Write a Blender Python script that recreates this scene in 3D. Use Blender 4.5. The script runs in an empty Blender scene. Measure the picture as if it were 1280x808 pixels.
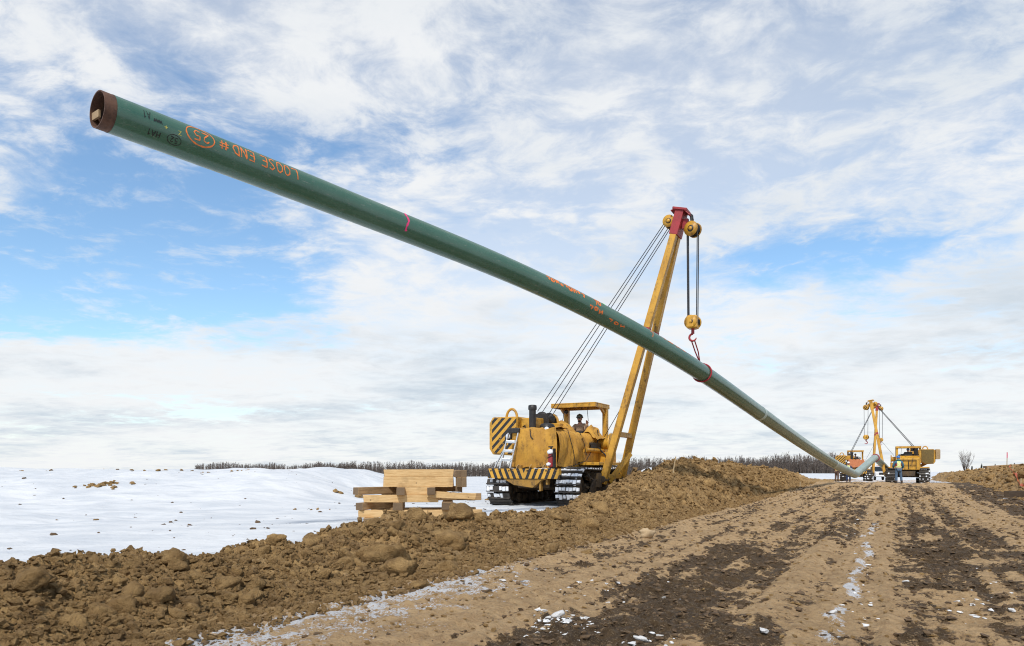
import bpy, bmesh, math, random
import numpy as np
from mathutils import Vector, Matrix, Euler

random.seed(7)
RNG = np.random.default_rng(11)
SC = bpy.context.scene
COL = SC.collection
R = math.radians

# ------------------------------------------------------------------ camera
FPX = 900.0                      # focal length in photograph pixels (1280 wide)
HORIZON = 585.0
CAMZ = 1.3
cam_d = bpy.data.cameras.new('camera')
cam = bpy.data.objects.new('camera', cam_d)
COL.objects.link(cam)
cam.location = (0, 0, CAMZ)
cam.rotation_euler = (R(90), 0, 0)
cam_d.sensor_width = 36.0
cam_d.lens = 36.0 * FPX / 1280.0
cam_d.shift_y = (HORIZON - 404.0) / 1280.0
cam_d.clip_end = 6000
SC.camera = cam

def px(u, v, d):
    """point at depth d seen at photograph pixel (u, v)"""
    return Vector(((u - 640.0) / FPX * d, d, CAMZ + (HORIZON - v) / FPX * d))

# ------------------------------------------------------------------ sky and sun
SUN_EL, SUN_AZ = R(50), R(193)      # azimuth clockwise from +Y: behind the camera, slightly left
W = bpy.data.worlds.new('World')
SC.world = W
W.use_nodes = True
wn = W.node_tree
wn.nodes.clear()

class NT:
    """tiny node-graph writer"""
    def __init__(self, tree): self.t = tree
    def n(self, kind, **kw):
        nd = self.t.nodes.new(kind)
        for k, v in kw.items(): setattr(nd, k, v)
        return nd
    def lk(self, a, b): self.t.links.new(a, b)
    def val(self, sock, x):
        if isinstance(x, (int, float)): sock.default_value = x
        elif isinstance(x, (tuple, list)): sock.default_value = x
        else: self.lk(x, sock)
    def m(self, op, a, b=0.0, c=0.0, clamp=False):
        nd = self.n('ShaderNodeMath', operation=op, use_clamp=clamp)
        self.val(nd.inputs[0], a); self.val(nd.inputs[1], b); self.val(nd.inputs[2], c)
        return nd.outputs[0]
    def vm(self, op, a, b=(0, 0, 0)):
        nd = self.n('ShaderNodeVectorMath', operation=op)
        self.val(nd.inputs[0], a); self.val(nd.inputs[1], b)
        return nd.outputs[0]
    def noise(self, vec, scale, detail=4.0, rough=0.5, dist=0.0):
        nd = self.n('ShaderNodeTexNoise')
        if vec is not None: self.lk(vec, nd.inputs['Vector'])
        nd.inputs['Scale'].default_value = scale
        nd.inputs['Detail'].default_value = detail
        nd.inputs['Roughness'].default_value = rough
        nd.inputs['Distortion'].default_value = dist
        return nd.outputs['Fac']
    def ramp(self, x, lo, hi, a=0.0, b=1.0, smooth=True):
        nd = self.n('ShaderNodeMapRange', interpolation_type='SMOOTHSTEP' if smooth else 'LINEAR')
        self.val(nd.inputs['Value'], x)
        nd.inputs['From Min'].default_value = lo; nd.inputs['From Max'].default_value = hi
        nd.inputs['To Min'].default_value = a; nd.inputs['To Max'].default_value = b
        return nd.outputs[0]
    def mix(self, f, a, b, blend='MIX'):
        nd = self.n('ShaderNodeMix', data_type='RGBA', blend_type=blend)
        self.val(nd.inputs[0], f)
        for s, c in ((nd.inputs[6], a), (nd.inputs[7], b)):
            if isinstance(c, (tuple, list)) and len(c) == 3: c = (*c, 1.0)
            self.val(s, c)
        return nd.outputs[2]

g = NT(wn)
w_out = g.n('ShaderNodeOutputWorld')
sky = g.n('ShaderNodeTexSky', sky_type='NISHITA')
sky.sun_disc = False
sky.sun_elevation = SUN_EL
sky.sun_rotation = SUN_AZ
sky.air_density = 1.0; sky.dust_density = 0.25; sky.ozone_density = 1.5
bg_sky = g.n('ShaderNodeBackground'); bg_sky.inputs[1].default_value = 0.108
skyc = g.mix(1.0, sky.outputs[0], (0.83, 0.96, 1.0), 'MULTIPLY'); g.lk(skyc, bg_sky.inputs[0])
wdir = g.n('ShaderNodeTexCoord').outputs['Generated']
sep = g.n('ShaderNodeSeparateXYZ'); g.lk(wdir, sep.inputs[0])
zz = g.m('MAXIMUM', sep.outputs[2], 0.0)
den = g.m('ADD', zz, 0.12)
pxx = g.m('DIVIDE', sep.outputs[0], den); pyy = g.m('DIVIDE', sep.outputs[1], den)
cmb = g.n('ShaderNodeCombineXYZ'); g.lk(pxx, cmb.inputs[0]); g.lk(pyy, cmb.inputs[1])
pp = cmb.outputs[0]
# broad cloud sheet, medium puffs and fine rippled flecks
warp = g.n('ShaderNodeTexNoise'); g.lk(pp, warp.inputs['Vector']); warp.inputs['Scale'].default_value = 1.3; warp.inputs['Detail'].default_value = 4
wv = g.vm('SCALE', g.vm('SUBTRACT', warp.outputs['Color'], (0.5, 0.5, 0.5))); wv.node.inputs['Scale'].default_value = 0.35
pw = g.vm('ADD', pp, wv)
big = g.noise(g.vm('ADD', pw, (3.1, 7.7, 0.0)), 0.75, 6, 0.55)
med = g.noise(g.vm('ADD', pw, (1.3, 2.2, 4.0)), 2.6, 7, 0.62)
rip = g.noise(g.vm('MULTIPLY', pw, (1.0, 1.15, 1.0)), 6.5, 7, 0.64, 0.25)
cov = g.m('ADD', g.m('MULTIPLY', big, 0.75), g.m('ADD', g.m('MULTIPLY', med, 0.75), g.m('MULTIPLY', rip, 0.50)))
def blob(cx, cy, rx, ry, rot, w):
    global cov
    c, s = math.cos(rot), math.sin(rot)
    dx = g.m('SUBTRACT', pxx, cx); dy = g.m('SUBTRACT', pyy, cy)
    ex = g.m('DIVIDE', g.m('ADD', g.m('MULTIPLY', dx, c), g.m('MULTIPLY', dy, s)), rx)
    ey = g.m('DIVIDE', g.m('SUBTRACT', g.m('MULTIPLY', dy, c), g.m('MULTIPLY', dx, s)), ry)
    q = g.m('ADD', g.m('MULTIPLY', ex, ex), g.m('MULTIPLY', ey, ey))
    cov = g.m('SUBTRACT', cov, g.m('MULTIPLY', g.m('EXPONENT', g.m('MULTIPLY', q, -1.0)), w))
# openings of blue sky between the cloud sheets
blob(-1.20, 2.40, 0.46, 0.44, 0.2, 0.56)
blob(-1.85, 2.85, 0.42, 0.32, 0.3, 0.36)
blob(-0.98, 1.95, 0.30, 0.24, 0.3, 0.30)
blob(-1.28, 1.78, 0.24, 0.16, 0.4, -0.30)
blob(-0.80, 1.30, 0.70, 0.22, 0.0, -0.16)
blob(0.98, 2.30, 0.38, 0.24, -0.3, 0.42)
blob(-0.42, 1.68, 0.45, 0.24, 0.2, 0.26)
blob(-2.8, 5.0, 1.5, 0.6, 0.0, 0.26)
blob(0.0, 2.7, 0.75, 0.8, 0.0, -0.42)
blob(0.45, 1.6, 0.7, 0.45, 0.0, -0.22)
blob(1.3, 1.7, 0.5, 0.4, 0.0, -0.15)
blob(2.6, 5.0, 2.5, 1.6, 0.0, -0.45)
blob(-1.9, 3.7, 1.3, 0.40, 0.1, -0.34)
lowhaze = g.ramp(zz, 0.0, 0.16, 0.42, 0.0)
cov = g.m('ADD', cov, lowhaze)
sheet = g.ramp(cov, 0.76, 1.16, 0.02, 1.0)
puff = g.ramp(g.m('ADD', g.m('MULTIPLY', med, 0.45), g.m('MULTIPLY', rip, 0.55)), 0.40, 0.60)
puffw = g.ramp(zz, 0.10, 0.34, 0.06, 0.50)
alpha = g.m('MULTIPLY', sheet, g.m('SUBTRACT', 0.985, g.m('MULTIPLY', g.m('SUBTRACT', 1.0, puff), puffw)))
alpha = g.m('ADD', alpha, g.m('MULTIPLY', g.m('SUBTRACT', 1.0, alpha), g.m('MULTIPLY', g.ramp(g.m('ADD', g.m('MULTIPLY', rip, 0.6), g.m('MULTIPLY', med, 0.4)), 0.50, 0.68), 0.55)))
# brightness of the cloud itself: thick grey undersides against lit white
thick = g.noise(g.vm('ADD', g.vm('MULTIPLY', pw, (0.8, 1.0, 1.0)), (9.0, 1.0, 2.0)), 1.1, 7, 0.6)
gr = g.m('ADD', g.m('MULTIPLY', thick, 1.0), g.m('MULTIPLY', med, 0.35))
greyf = g.m('MULTIPLY', g.ramp(g.m('ADD', gr, g.m('MULTIPLY', g.m('SUBTRACT', rip, 0.5), 0.35)), 0.58, 1.0), g.ramp(zz, 0.06, 0.40, 0.85, 0.38))
ccol = g.mix(greyf, (0.95, 0.965, 0.98), (0.54, 0.65, 0.76))
bg_cl = g.n('ShaderNodeBackground'); g.lk(ccol, bg_cl.inputs[0]); bg_cl.inputs[1].default_value = 0.57
mixs = g.n('ShaderNodeMixShader'); g.lk(alpha, mixs.inputs[0]); g.lk(bg_sky.outputs[0], mixs.inputs[1]); g.lk(bg_cl.outputs[0], mixs.inputs[2])
g.lk(mixs.outputs[0], w_out.inputs[0])

sun_d = bpy.data.lights.new('sun', 'SUN')
sun_d.energy = 1.9; sun_d.angle = R(5); sun_d.color = (1.0, 0.95, 0.87)
sun = bpy.data.objects.new('sun', sun_d); COL.objects.link(sun)
sv = Vector((math.sin(SUN_AZ) * math.cos(SUN_EL), math.cos(SUN_AZ) * math.cos(SUN_EL), math.sin(SUN_EL)))
sun.rotation_euler = sv.to_track_quat('Z', 'Y').to_euler()
sun.location = sv * 60

SC.view_settings.view_transform = 'Standard'
SC.view_settings.look = 'None'
SC.view_settings.exposure = 0.74
SC.view_settings.gamma = 1.0
SC.view_settings.use_curve_mapping = False
SC.render.engine = 'CYCLES'
SC.cycles.max_bounces = 6
SC.cycles.use_denoising = True
SC.cycles.filter_width = 1.1

# ------------------------------------------------------------------ helpers
def tag(o, label=None, cat=None, group=None, kind=None):
    if label: o['label'] = label
    if cat: o['category'] = cat
    if group: o['group'] = group
    if kind: o['kind'] = kind
    return o

def empty(name, loc=(0, 0, 0), rz=0.0):
    o = bpy.data.objects.new(name, None); COL.objects.link(o)
    o.empty_display_size = 0.3
    o.location = loc; o.rotation_euler = (0, 0, rz)
    return o

def mesh_obj(name, me, mat=None, parent=None, loc=None, rot=None):
    o = bpy.data.objects.new(name, me); COL.objects.link(o)
    if mat is not None and not me.materials: me.materials.append(mat)
    if parent is not None: o.parent = parent
    if loc is not None: o.location = loc
    if rot is not None: o.rotation_euler = rot
    return o

def np_mesh(name, V, F, smooth=False, attrs=None):
    """V (n,3); F (m,3) or (m,4) int array"""
    me = bpy.data.meshes.new(name)
    V = np.ascontiguousarray(V, dtype=np.float32); F = np.ascontiguousarray(F, dtype=np.int32)
    k = F.shape[1]
    me.vertices.add(len(V)); me.vertices.foreach_set('co', V.ravel())
    me.loops.add(F.size); me.loops.foreach_set('vertex_index', F.ravel())
    me.polygons.add(len(F))
    me.polygons.foreach_set('loop_start', np.arange(0, F.size, k, dtype=np.int32))
    try: me.polygons.foreach_set('loop_total', np.full(len(F), k, dtype=np.int32))
    except Exception: pass
    me.polygons.foreach_set('use_smooth', np.full(len(F), smooth, dtype=bool))
    if attrs:
        for an, a in attrs.items():
            at = me.attributes.new(an, 'FLOAT', 'POINT')
            at.data.foreach_set('value', np.ascontiguousarray(a, dtype=np.float32))
    me.update(calc_edges=True)
    return me

class MB:
    """collects solids; build() links them as ONE mesh object"""
    def __init__(self): self.v = []; self.f = []; self.sm = []
    def add(self, vs, fs, smooth=False):
        o = len(self.v)
        self.v += [Vector(p) for p in vs]
        for f in fs: self.f.append([i + o for i in f]); self.sm.append(smooth)
        return self
    def box(self, x0, x1, y0, y1, z0, z1, M=None):
        vs = [Vector((x, y, z)) for z in (z0, z1) for y in (y0, y1) for x in (x0, x1)]
        if M is not None: vs = [M @ p for p in vs]
        return self.add(vs, [(0, 2, 3, 1), (4, 5, 7, 6), (0, 1, 5, 4), (1, 3, 7, 5), (3, 2, 6, 7), (2, 0, 4, 6)])
    def prism(self, poly, a, b, axis='y'):
        """polygon (2-D, counter-clockwise) swept from a to b along axis"""
        n = len(poly)
        def P(p, t):
            if axis == 'y': return (p[0], t, p[1])
            if axis == 'x': return (t, p[0], p[1])
            return (p[0], p[1], t)
        vs = [P(p, a) for p in poly] + [P(p, b) for p in poly]
        fs = [list(range(n)), list(range(2 * n - 1, n - 1, -1))] + [(i, i + n, (i + 1) % n + n, (i + 1) % n) for i in range(n)]
        return self.add(vs, fs)
    def beam(self, p0, p1, w, h, up=(0, 0, 1), w1=None, h1=None):
        p0, p1 = Vector(p0), Vector(p1); t = (p1 - p0).normalized()
        s = t.cross(Vector(up))
        if s.length < 1e-4: s = t.cross(Vector((0, 1, 0)))
        s.normalize(); u = s.cross(t)
        w1 = w if w1 is None else w1; h1 = h if h1 is None else h1
        vs = []
        for p, a, b in ((p0, w, h), (p1, w1, h1)):
            for i, j in ((-1, -1), (1, -1), (1, 1), (-1, 1)): vs.append(p + s * (a * .5 * i) + u * (b * .5 * j))
        return self.add(vs, [(0, 1, 2, 3), (7, 6, 5, 4), (0, 4, 5, 1), (1, 5, 6, 2), (2, 6, 7, 3), (3, 7, 4, 0)])
    def tube(self, pts, r, seg=8, cap=True, closed=False):
        pts = [Vector(p) for p in pts]; n = len(pts)
        rs = r if isinstance(r, (list, tuple)) else [r] * n
        ref = None; vs = []
        for i, p in enumerate(pts):
            a = pts[(i - 1) % n] if (closed or i > 0) else p
            b = pts[(i + 1) % n] if (closed or i < n - 1) else p
            t = (b - a).normalized()
            if ref is None:
                ref = Vector((0, 0, 1)) if abs(t.z) < .9 else Vector((1, 0, 0))
            u = (ref - t * ref.dot(t)).normalized(); ref = u; s = t.cross(u)
            for k in range(seg):
                q = 2 * math.pi * k / seg
                vs.append(p + (u * math.cos(q) + s * math.sin(q)) * rs[i])
        fs = []
        for i in range(n if closed else n - 1):
            j = (i + 1) % n
            for k in range(seg):
                l = (k + 1) % seg
                fs.append((i * seg + k, i * seg + l, j * seg + l, j * seg + k))
        self.add(vs, fs, True)
        if cap and not closed:
            self.add(vs[:seg], [list(range(seg - 1, -1, -1))]); self.add(vs[-seg:], [list(range(seg))])
        return self
    def cyl(self, p0, p1, r, seg=16, r1=None):
        return self.tube([p0, p1], [r, r if r1 is None else r1], seg)
    def lathe(self, prof, p0, axis=(0, 0, 1), seg=16):
        """prof = [(radius, height)] about an axis through p0"""
        p0 = Vector(p0); ax = Vector(axis).normalized()
        u = ax.orthogonal().normalized(); s = ax.cross(u); vs = []; fs = []; n = len(prof)
        for r, h in prof:
            for k in range(seg):
                q = 2 * math.pi * k / seg
                vs.append(p0 + ax * h + (u * math.cos(q) + s * math.sin(q)) * max(r, 1e-4))
        for i in range(n - 1):
            for k in range(seg):
                l = (k + 1) % seg
                fs.append((i * seg + k, i * seg + l, (i + 1) * seg + l, (i + 1) * seg + k))
        return self.add(vs, fs, True)
    def grid(self, P, smooth=True, thick=0.0):
        """P[i][j] = points of a sheet"""
        n, m = len(P), len(P[0]); vs = [p for row in P for p in row]
        fs = [(i * m + j, i * m + j + 1, (i + 1) * m + j + 1, (i + 1) * m + j) for i in range(n - 1) for j in range(m - 1)]
        return self.add(vs, fs, smooth)
    def build(self, name, mat, parent=None, bevel=0.0, loc=None, rot=None):
        me = bpy.data.meshes.new(name)
        me.from_pydata([tuple(p) for p in self.v], [], self.f)
        me.polygons.foreach_set('use_smooth', self.sm)
        me.update()
        o = mesh_obj(name, me, mat, parent, loc, rot)
        if bevel > 0:
            b = o.modifiers.new('bevel', 'BEVEL'); b.width = bevel; b.segments = 2; b.limit_method = 'ANGLE'; b.angle_limit = R(40)
        return o

# ---- noise on numpy arrays
def _hash(ix, iy, seed):
    h = (ix.astype(np.int64) * 374761393 + iy.astype(np.int64) * 668265263 + seed * 974634777) & 0x7fffffff
    h = ((h ^ (h >> 13)) * 1274126177) & 0x7fffffff
    return (h ^ (h >> 16))
def gnoise(x, y, seed=0):
    ix = np.floor(x); iy = np.floor(y); fx = x - ix; fy = y - iy
    ux = fx * fx * fx * (fx * (fx * 6 - 15) + 10); uy = fy * fy * fy * (fy * (fy * 6 - 15) + 10)
    def gr(a, b, dx, dy):
        an = (_hash(ix + a, iy + b, seed) & 1023) * (2 * math.pi / 1024)
        return np.cos(an) * dx + np.sin(an) * dy
    n00 = gr(0, 0, fx, fy); n10 = gr(1, 0, fx - 1, fy); n01 = gr(0, 1, fx, fy - 1); n11 = gr(1, 1, fx - 1, fy - 1)
    return ((n00 * (1 - ux) + n10 * ux) * (1 - uy) + (n01 * (1 - ux) + n11 * ux) * uy) * 1.5
def fbm(x, y, oct=4, rough=0.5, seed=0):
    a = 1.0; s = 0.0; tot = 0.0
    for o in range(oct):
        s = s + a * gnoise(x, y, seed + o * 17); tot += a
        a *= rough; x = x * 2.03 + 5.1; y = y * 2.03 - 3.7
    return s / tot
def sstep(x, a, b):
    t = np.clip((x - a) / (b - a), 0, 1); return t * t * (3 - 2 * t)
def lumps(x, y, cell, seed, fill=0.8):
    """rounded clod heights: the hemisphere of the nearest jittered cell centre"""
    x = x / cell; y = y / cell; ix = np.floor(x); iy = np.floor(y); best = np.zeros_like(x)
    for a in (-1, 0, 1):
        for b in (-1, 0, 1):
            h = _hash(ix + a, iy + b, seed); h2 = _hash(ix + a, iy + b, seed + 91); h3 = _hash(ix + a, iy + b, seed + 191)
            cx = ix + a + (h & 1023) / 1023.0; cy = iy + b + (h2 & 1023) / 1023.0
            rad = np.where((h3 & 255) / 255.0 < fill, 0.25 + 0.5 * ((h3 >> 8) & 255) / 255.0, 0.0)
            d2 = (x - cx) ** 2 + (y - cy) ** 2
            tl = ((h >> 10) & 1023) / 1023.0 * 6.283
            dd = np.sqrt(d2)
            hh = np.minimum(rad * .62, (rad - dd) * 1.5) + .38 * (np.cos(tl) * (x - cx) + np.sin(tl) * (y - cy))
            best = np.maximum(best, np.where(dd < rad, hh, 0))
    return best * cell

# ---- materials
MATS = {}
def new_mat(name):
    m = bpy.data.materials.new(name); m.use_nodes = True
    t = m.node_tree; t.nodes.clear(); q = NT(t)
    out = q.n('ShaderNodeOutputMaterial'); b = q.n('ShaderNodeBsdfPrincipled')
    q.lk(b.outputs[0], out.inputs[0]); MATS[name] = m
    return m, q, b
def set_bump(q, b, h, strength=0.3, dist=0.02):
    bp = q.n('ShaderNodeBump'); bp.inputs['Strength'].default_value = strength; bp.inputs['Distance'].default_value = dist
    q.lk(h, bp.inputs['Height']); q.lk(bp.outputs[0], b.inputs['Normal'])
def paint(name, c1, c2=None, rough=0.5, metal=0.0, scale=3.0, amount=0.6, grime=None, grime_amt=0.35, bump=0.15, coat=0.0, spec=0.5):
    """painted / worn surface: base colour, second colour in blotches, grime specks and streaks"""
    m, q, b = new_mat(name)
    co = q.n('ShaderNodeTexCoord').outputs['Object']
    c2 = c2 or tuple(x * 0.7 for x in c1)
    n1 = q.noise(co, scale, 6, 0.6); n2 = q.noise(co, scale * 6, 5, 0.65)
    st = q.noise(q.vm('MULTIPLY', co, (1, 1, 0.18)), scale * 4, 5, 0.6)
    f = q.ramp(n1, 0.35, 0.68, 0, amount)
    col = q.mix(f, c1, c2)
    if grime:
        gf = q.m('MULTIPLY', q.ramp(q.m('ADD', q.m('MULTIPLY', st, .6), q.m('MULTIPLY', n2, .4)), 0.48, 0.68), grime_amt)
        col = q.mix(gf, col, grime)
    q.lk(col, b.inputs['Base Color'])
    b.inputs['Metallic'].default_value = metal
    q.lk(q.ramp(n2, 0.3, 0.7, max(rough - .12, 0.05), min(rough + .15, 1)), b.inputs['Roughness'])
    b.inputs['Coat Weight'].default_value = coat
    b.inputs['Specular IOR Level'].default_value = spec
    if bump: set_bump(q, b, n2, bump, 0.01)
    return m
# ------------------------------------------------------------------ ground materials
def dirt_material():
    m, q, b = new_mat('spoil_and_track_soil')
    co = q.n('ShaderNodeTexCoord').outputs['Object']
    def attr(n):
        a = q.n('ShaderNodeAttribute'); a.attribute_name = n; return a.outputs['Fac']
    wet, sno, berm = attr('wet'), attr('snow'), attr('berm')
    n_big = q.noise(co, 0.9, 5, 0.6); n_mid = q.noise(co, 6.0, 6, 0.65); n_fine = q.noise(co, 38.0, 6, 0.7); n_grit = q.noise(co, 130.0, 3, 0.6)
    # packed pale track soil
    track = q.mix(q.ramp(n_mid, .34, .66), (0.58, 0.39, 0.205), (0.43, 0.275, 0.138))
    track = q.mix(q.ramp(n_fine, .5, .72, 0, .6), track, (0.56, 0.43, 0.28))
    track = q.mix(q.ramp(n_big, .48, .66, 0, .35), track, (0.28, 0.18, 0.09))
    # golden brown spoil
    spoil = q.mix(q.ramp(n_mid, .3, .68), (0.52, 0.33, 0.136), (0.32, 0.19, 0.076))
    spoil = q.mix(q.ramp(n_fine, .52, .75, 0, .55), spoil, (0.52, 0.345, 0.165))
    spoil = q.mix(q.ramp(n_big, .46, .68, 0, .5), spoil, (0.17, 0.10, 0.045))
    n_dmp = q.noise(co, 2.3, 5, .65); spoil = q.mix(q.ramp(n_dmp, .50, .66, 0, .55), spoil, (0.15, 0.088, 0.038)); spoil = q.mix(q.ramp(n_dmp, .34, .46, .35, 0), spoil, (0.54, 0.38, 0.20))
    dry = q.mix(berm, track, spoil)
    mud = q.mix(q.ramp(n_mid, .35, .65), (0.058, 0.034, 0.015), (0.105, 0.063, 0.028))
    mud = q.mix(q.ramp(n_fine, .5, .75, 0, .6), mud, (0.19, 0.125, 0.065))
    wf = q.ramp(q.m('ADD', wet, q.m('ADD', q.m('MULTIPLY', q.m('SUBTRACT', n_fine, .5), 1.1), q.m('MULTIPLY', q.m('SUBTRACT', n_mid, .5), 1.0))), 0.34, 0.56)
    col = q.mix(wf, dry, mud)
    n_pit = q.noise(co, 24.0, 8, 0.75); n_sp = q.noise(q.vm('ADD', co, (3.0, 5.0, 1.0)), 70.0, 4, 0.7)
    col = q.mix(q.m('MULTIPLY', q.ramp(n_pit, .52, .62), q.m('ADD', .22, q.m('MULTIPLY', berm, .35))), col, q.mix(berm, (0.115, 0.072, 0.035), (0.10, 0.06, 0.026)))
    col = q.mix(q.ramp(n_sp, .58, .66, 0, .55), col, (0.58, 0.44, 0.27))
    col = q.mix(q.ramp(n_grit, .60, .75, 0, .35), col, (0.52, 0.42, 0.29))
    sf = q.ramp(q.m('ADD', sno, q.m('MULTIPLY', q.m('SUBTRACT', q.m('ADD', q.m('MULTIPLY', n_fine, .6), q.m('MULTIPLY', n_mid, .4)), .5), 1.6)), 0.50, 0.60)
    col = q.mix(q.m('MULTIPLY', sf, .88), col, (0.74, 0.75, 0.77))
    q.lk(col, b.inputs['Base Color'])
    q.lk(q.m('SUBTRACT', 0.95, q.m('MULTIPLY', wf, .28)), b.inputs['Roughness'])
    b.inputs['Specular IOR Level'].default_value = 0.25
    h = q.m('ADD', q.m('MULTIPLY', n_fine, 1.0), q.m('ADD', q.m('MULTIPLY', n_mid, 1.6), q.m('MULTIPLY', n_grit, .35)))
    set_bump(q, b, h, 1.0, 0.05)
    return m

def clod_material():
    m, q, b = new_mat('clod_soil')
    co = q.n('ShaderNodeTexCoord').outputs['Object']
    geo = q.n('ShaderNodeNewGeometry').outputs['Position']
    oi = q.n('ShaderNodeObjectInfo').outputs['Random']
    n_mid = q.noise(geo, 7.0, 6, 0.65); n_fine = q.noise(geo, 40.0, 6, 0.7)
    col = q.mix(q.ramp(n_mid, .3, .68), (0.51, 0.325, 0.138), (0.29, 0.175, 0.070))
    col = q.mix(q.ramp(n_fine, .52, .75, 0, .6), col, (0.53, 0.36, 0.175))
    n_dmp = q.noise(geo, 2.3, 5, .65); col = q.mix(q.ramp(n_dmp, .50, .66, 0, .5), col, (0.16, 0.095, 0.042))
    col = q.mix(q.m('MULTIPLY', oi, .35), col, (0.15, 0.095, 0.047))
    q.lk(col, b.inputs['Base Color']); b.inputs['Roughness'].default_value = 0.95
    b.inputs['Specular IOR Level'].default_value = 0.2
    set_bump(q, b, q.m('ADD', n_fine, q.m('MULTIPLY', n_mid, 1.5)), 1.0, 0.06)
    return m

def snow_material():
    m, q, b = new_mat('field_snow')
    co = q.n('ShaderNodeTexCoord').outputs['Object']
    a = q.n('ShaderNodeAttribute'); a.attribute_name = 'dirty'
    n1 = q.noise(q.vm('MULTIPLY', co, (1, 2.2, 1)), 0.5, 6, 0.6); n2 = q.noise(q.vm('MULTIPLY', co, (.6, 1.6, 1)), 3.0, 6, 0.65); n3 = q.noise(co, 22.0, 5, 0.7)
    col = q.mix(q.ramp(n1, .35, .65), (0.66, 0.67, 0.68), (0.53, 0.555, 0.585))
    col = q.mix(q.ramp(n2, .56, .74, 0, .4), col, (0.76, 0.765, 0.77))
    df = q.ramp(q.m('ADD', a.outputs['Fac'], q.m('ADD', q.m('MULTIPLY', q.m('SUBTRACT', n3, .5), 1.1), q.m('MULTIPLY', q.m('SUBTRACT', n2, .5), 1.2))), 0.50, 0.72)
    col = q.mix(q.m('MULTIPLY', df, .75), col, (0.22, 0.17, 0.12))
    q.lk(col, b.inputs['Base Color']); b.inputs['Roughness'].default_value = 0.75
    b.inputs['Specular IOR Level'].default_value = 0.3
    set_bump(q, b, q.m('ADD', q.m('MULTIPLY', n2, 1.0), q.m('MULTIPLY', n3, .25)), 0.55, 0.08)
    return m
M_DIRT = dirt_material(); M_CLOD = clod_material(); M_SNOW = snow_material()

# ------------------------------------------------------------------ right of way: s runs along it, t across it (right positive)
RA = R(28.0)
RX, RY = math.sin(RA), math.cos(RA)
def to_st(x, y): return x * RX + y * RY, x * RY - y * RX
def to_xy(s, t): return s * RX + t * RY, s * RY - t * RX

RIDGE_S = [-30, 0, 3.3, 4.6, 5.8, 7.3, 8.6, 10.2, 11.4, 13, 15.3, 17.8, 19.6, 21.7, 25, 28.6, 33, 38, 42.8, 48, 54, 62, 75, 130]
RIDGE_Z = [.42, .42, .40, .30, .24, .16, .34, .46, .32, .24, .22, .46, .72, 1.10, 1.34, 1.50, 1.32, 1.08, .95, .78, .6, .3, .12, .0]

def road_z(s):
    return np.interp(s, [-20, 20, 30, 40, 50, 55, 64, 75, 90, 130], [0, 0, .05, .16, .31, .30, .08, -.02, -.2, -.6])

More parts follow.
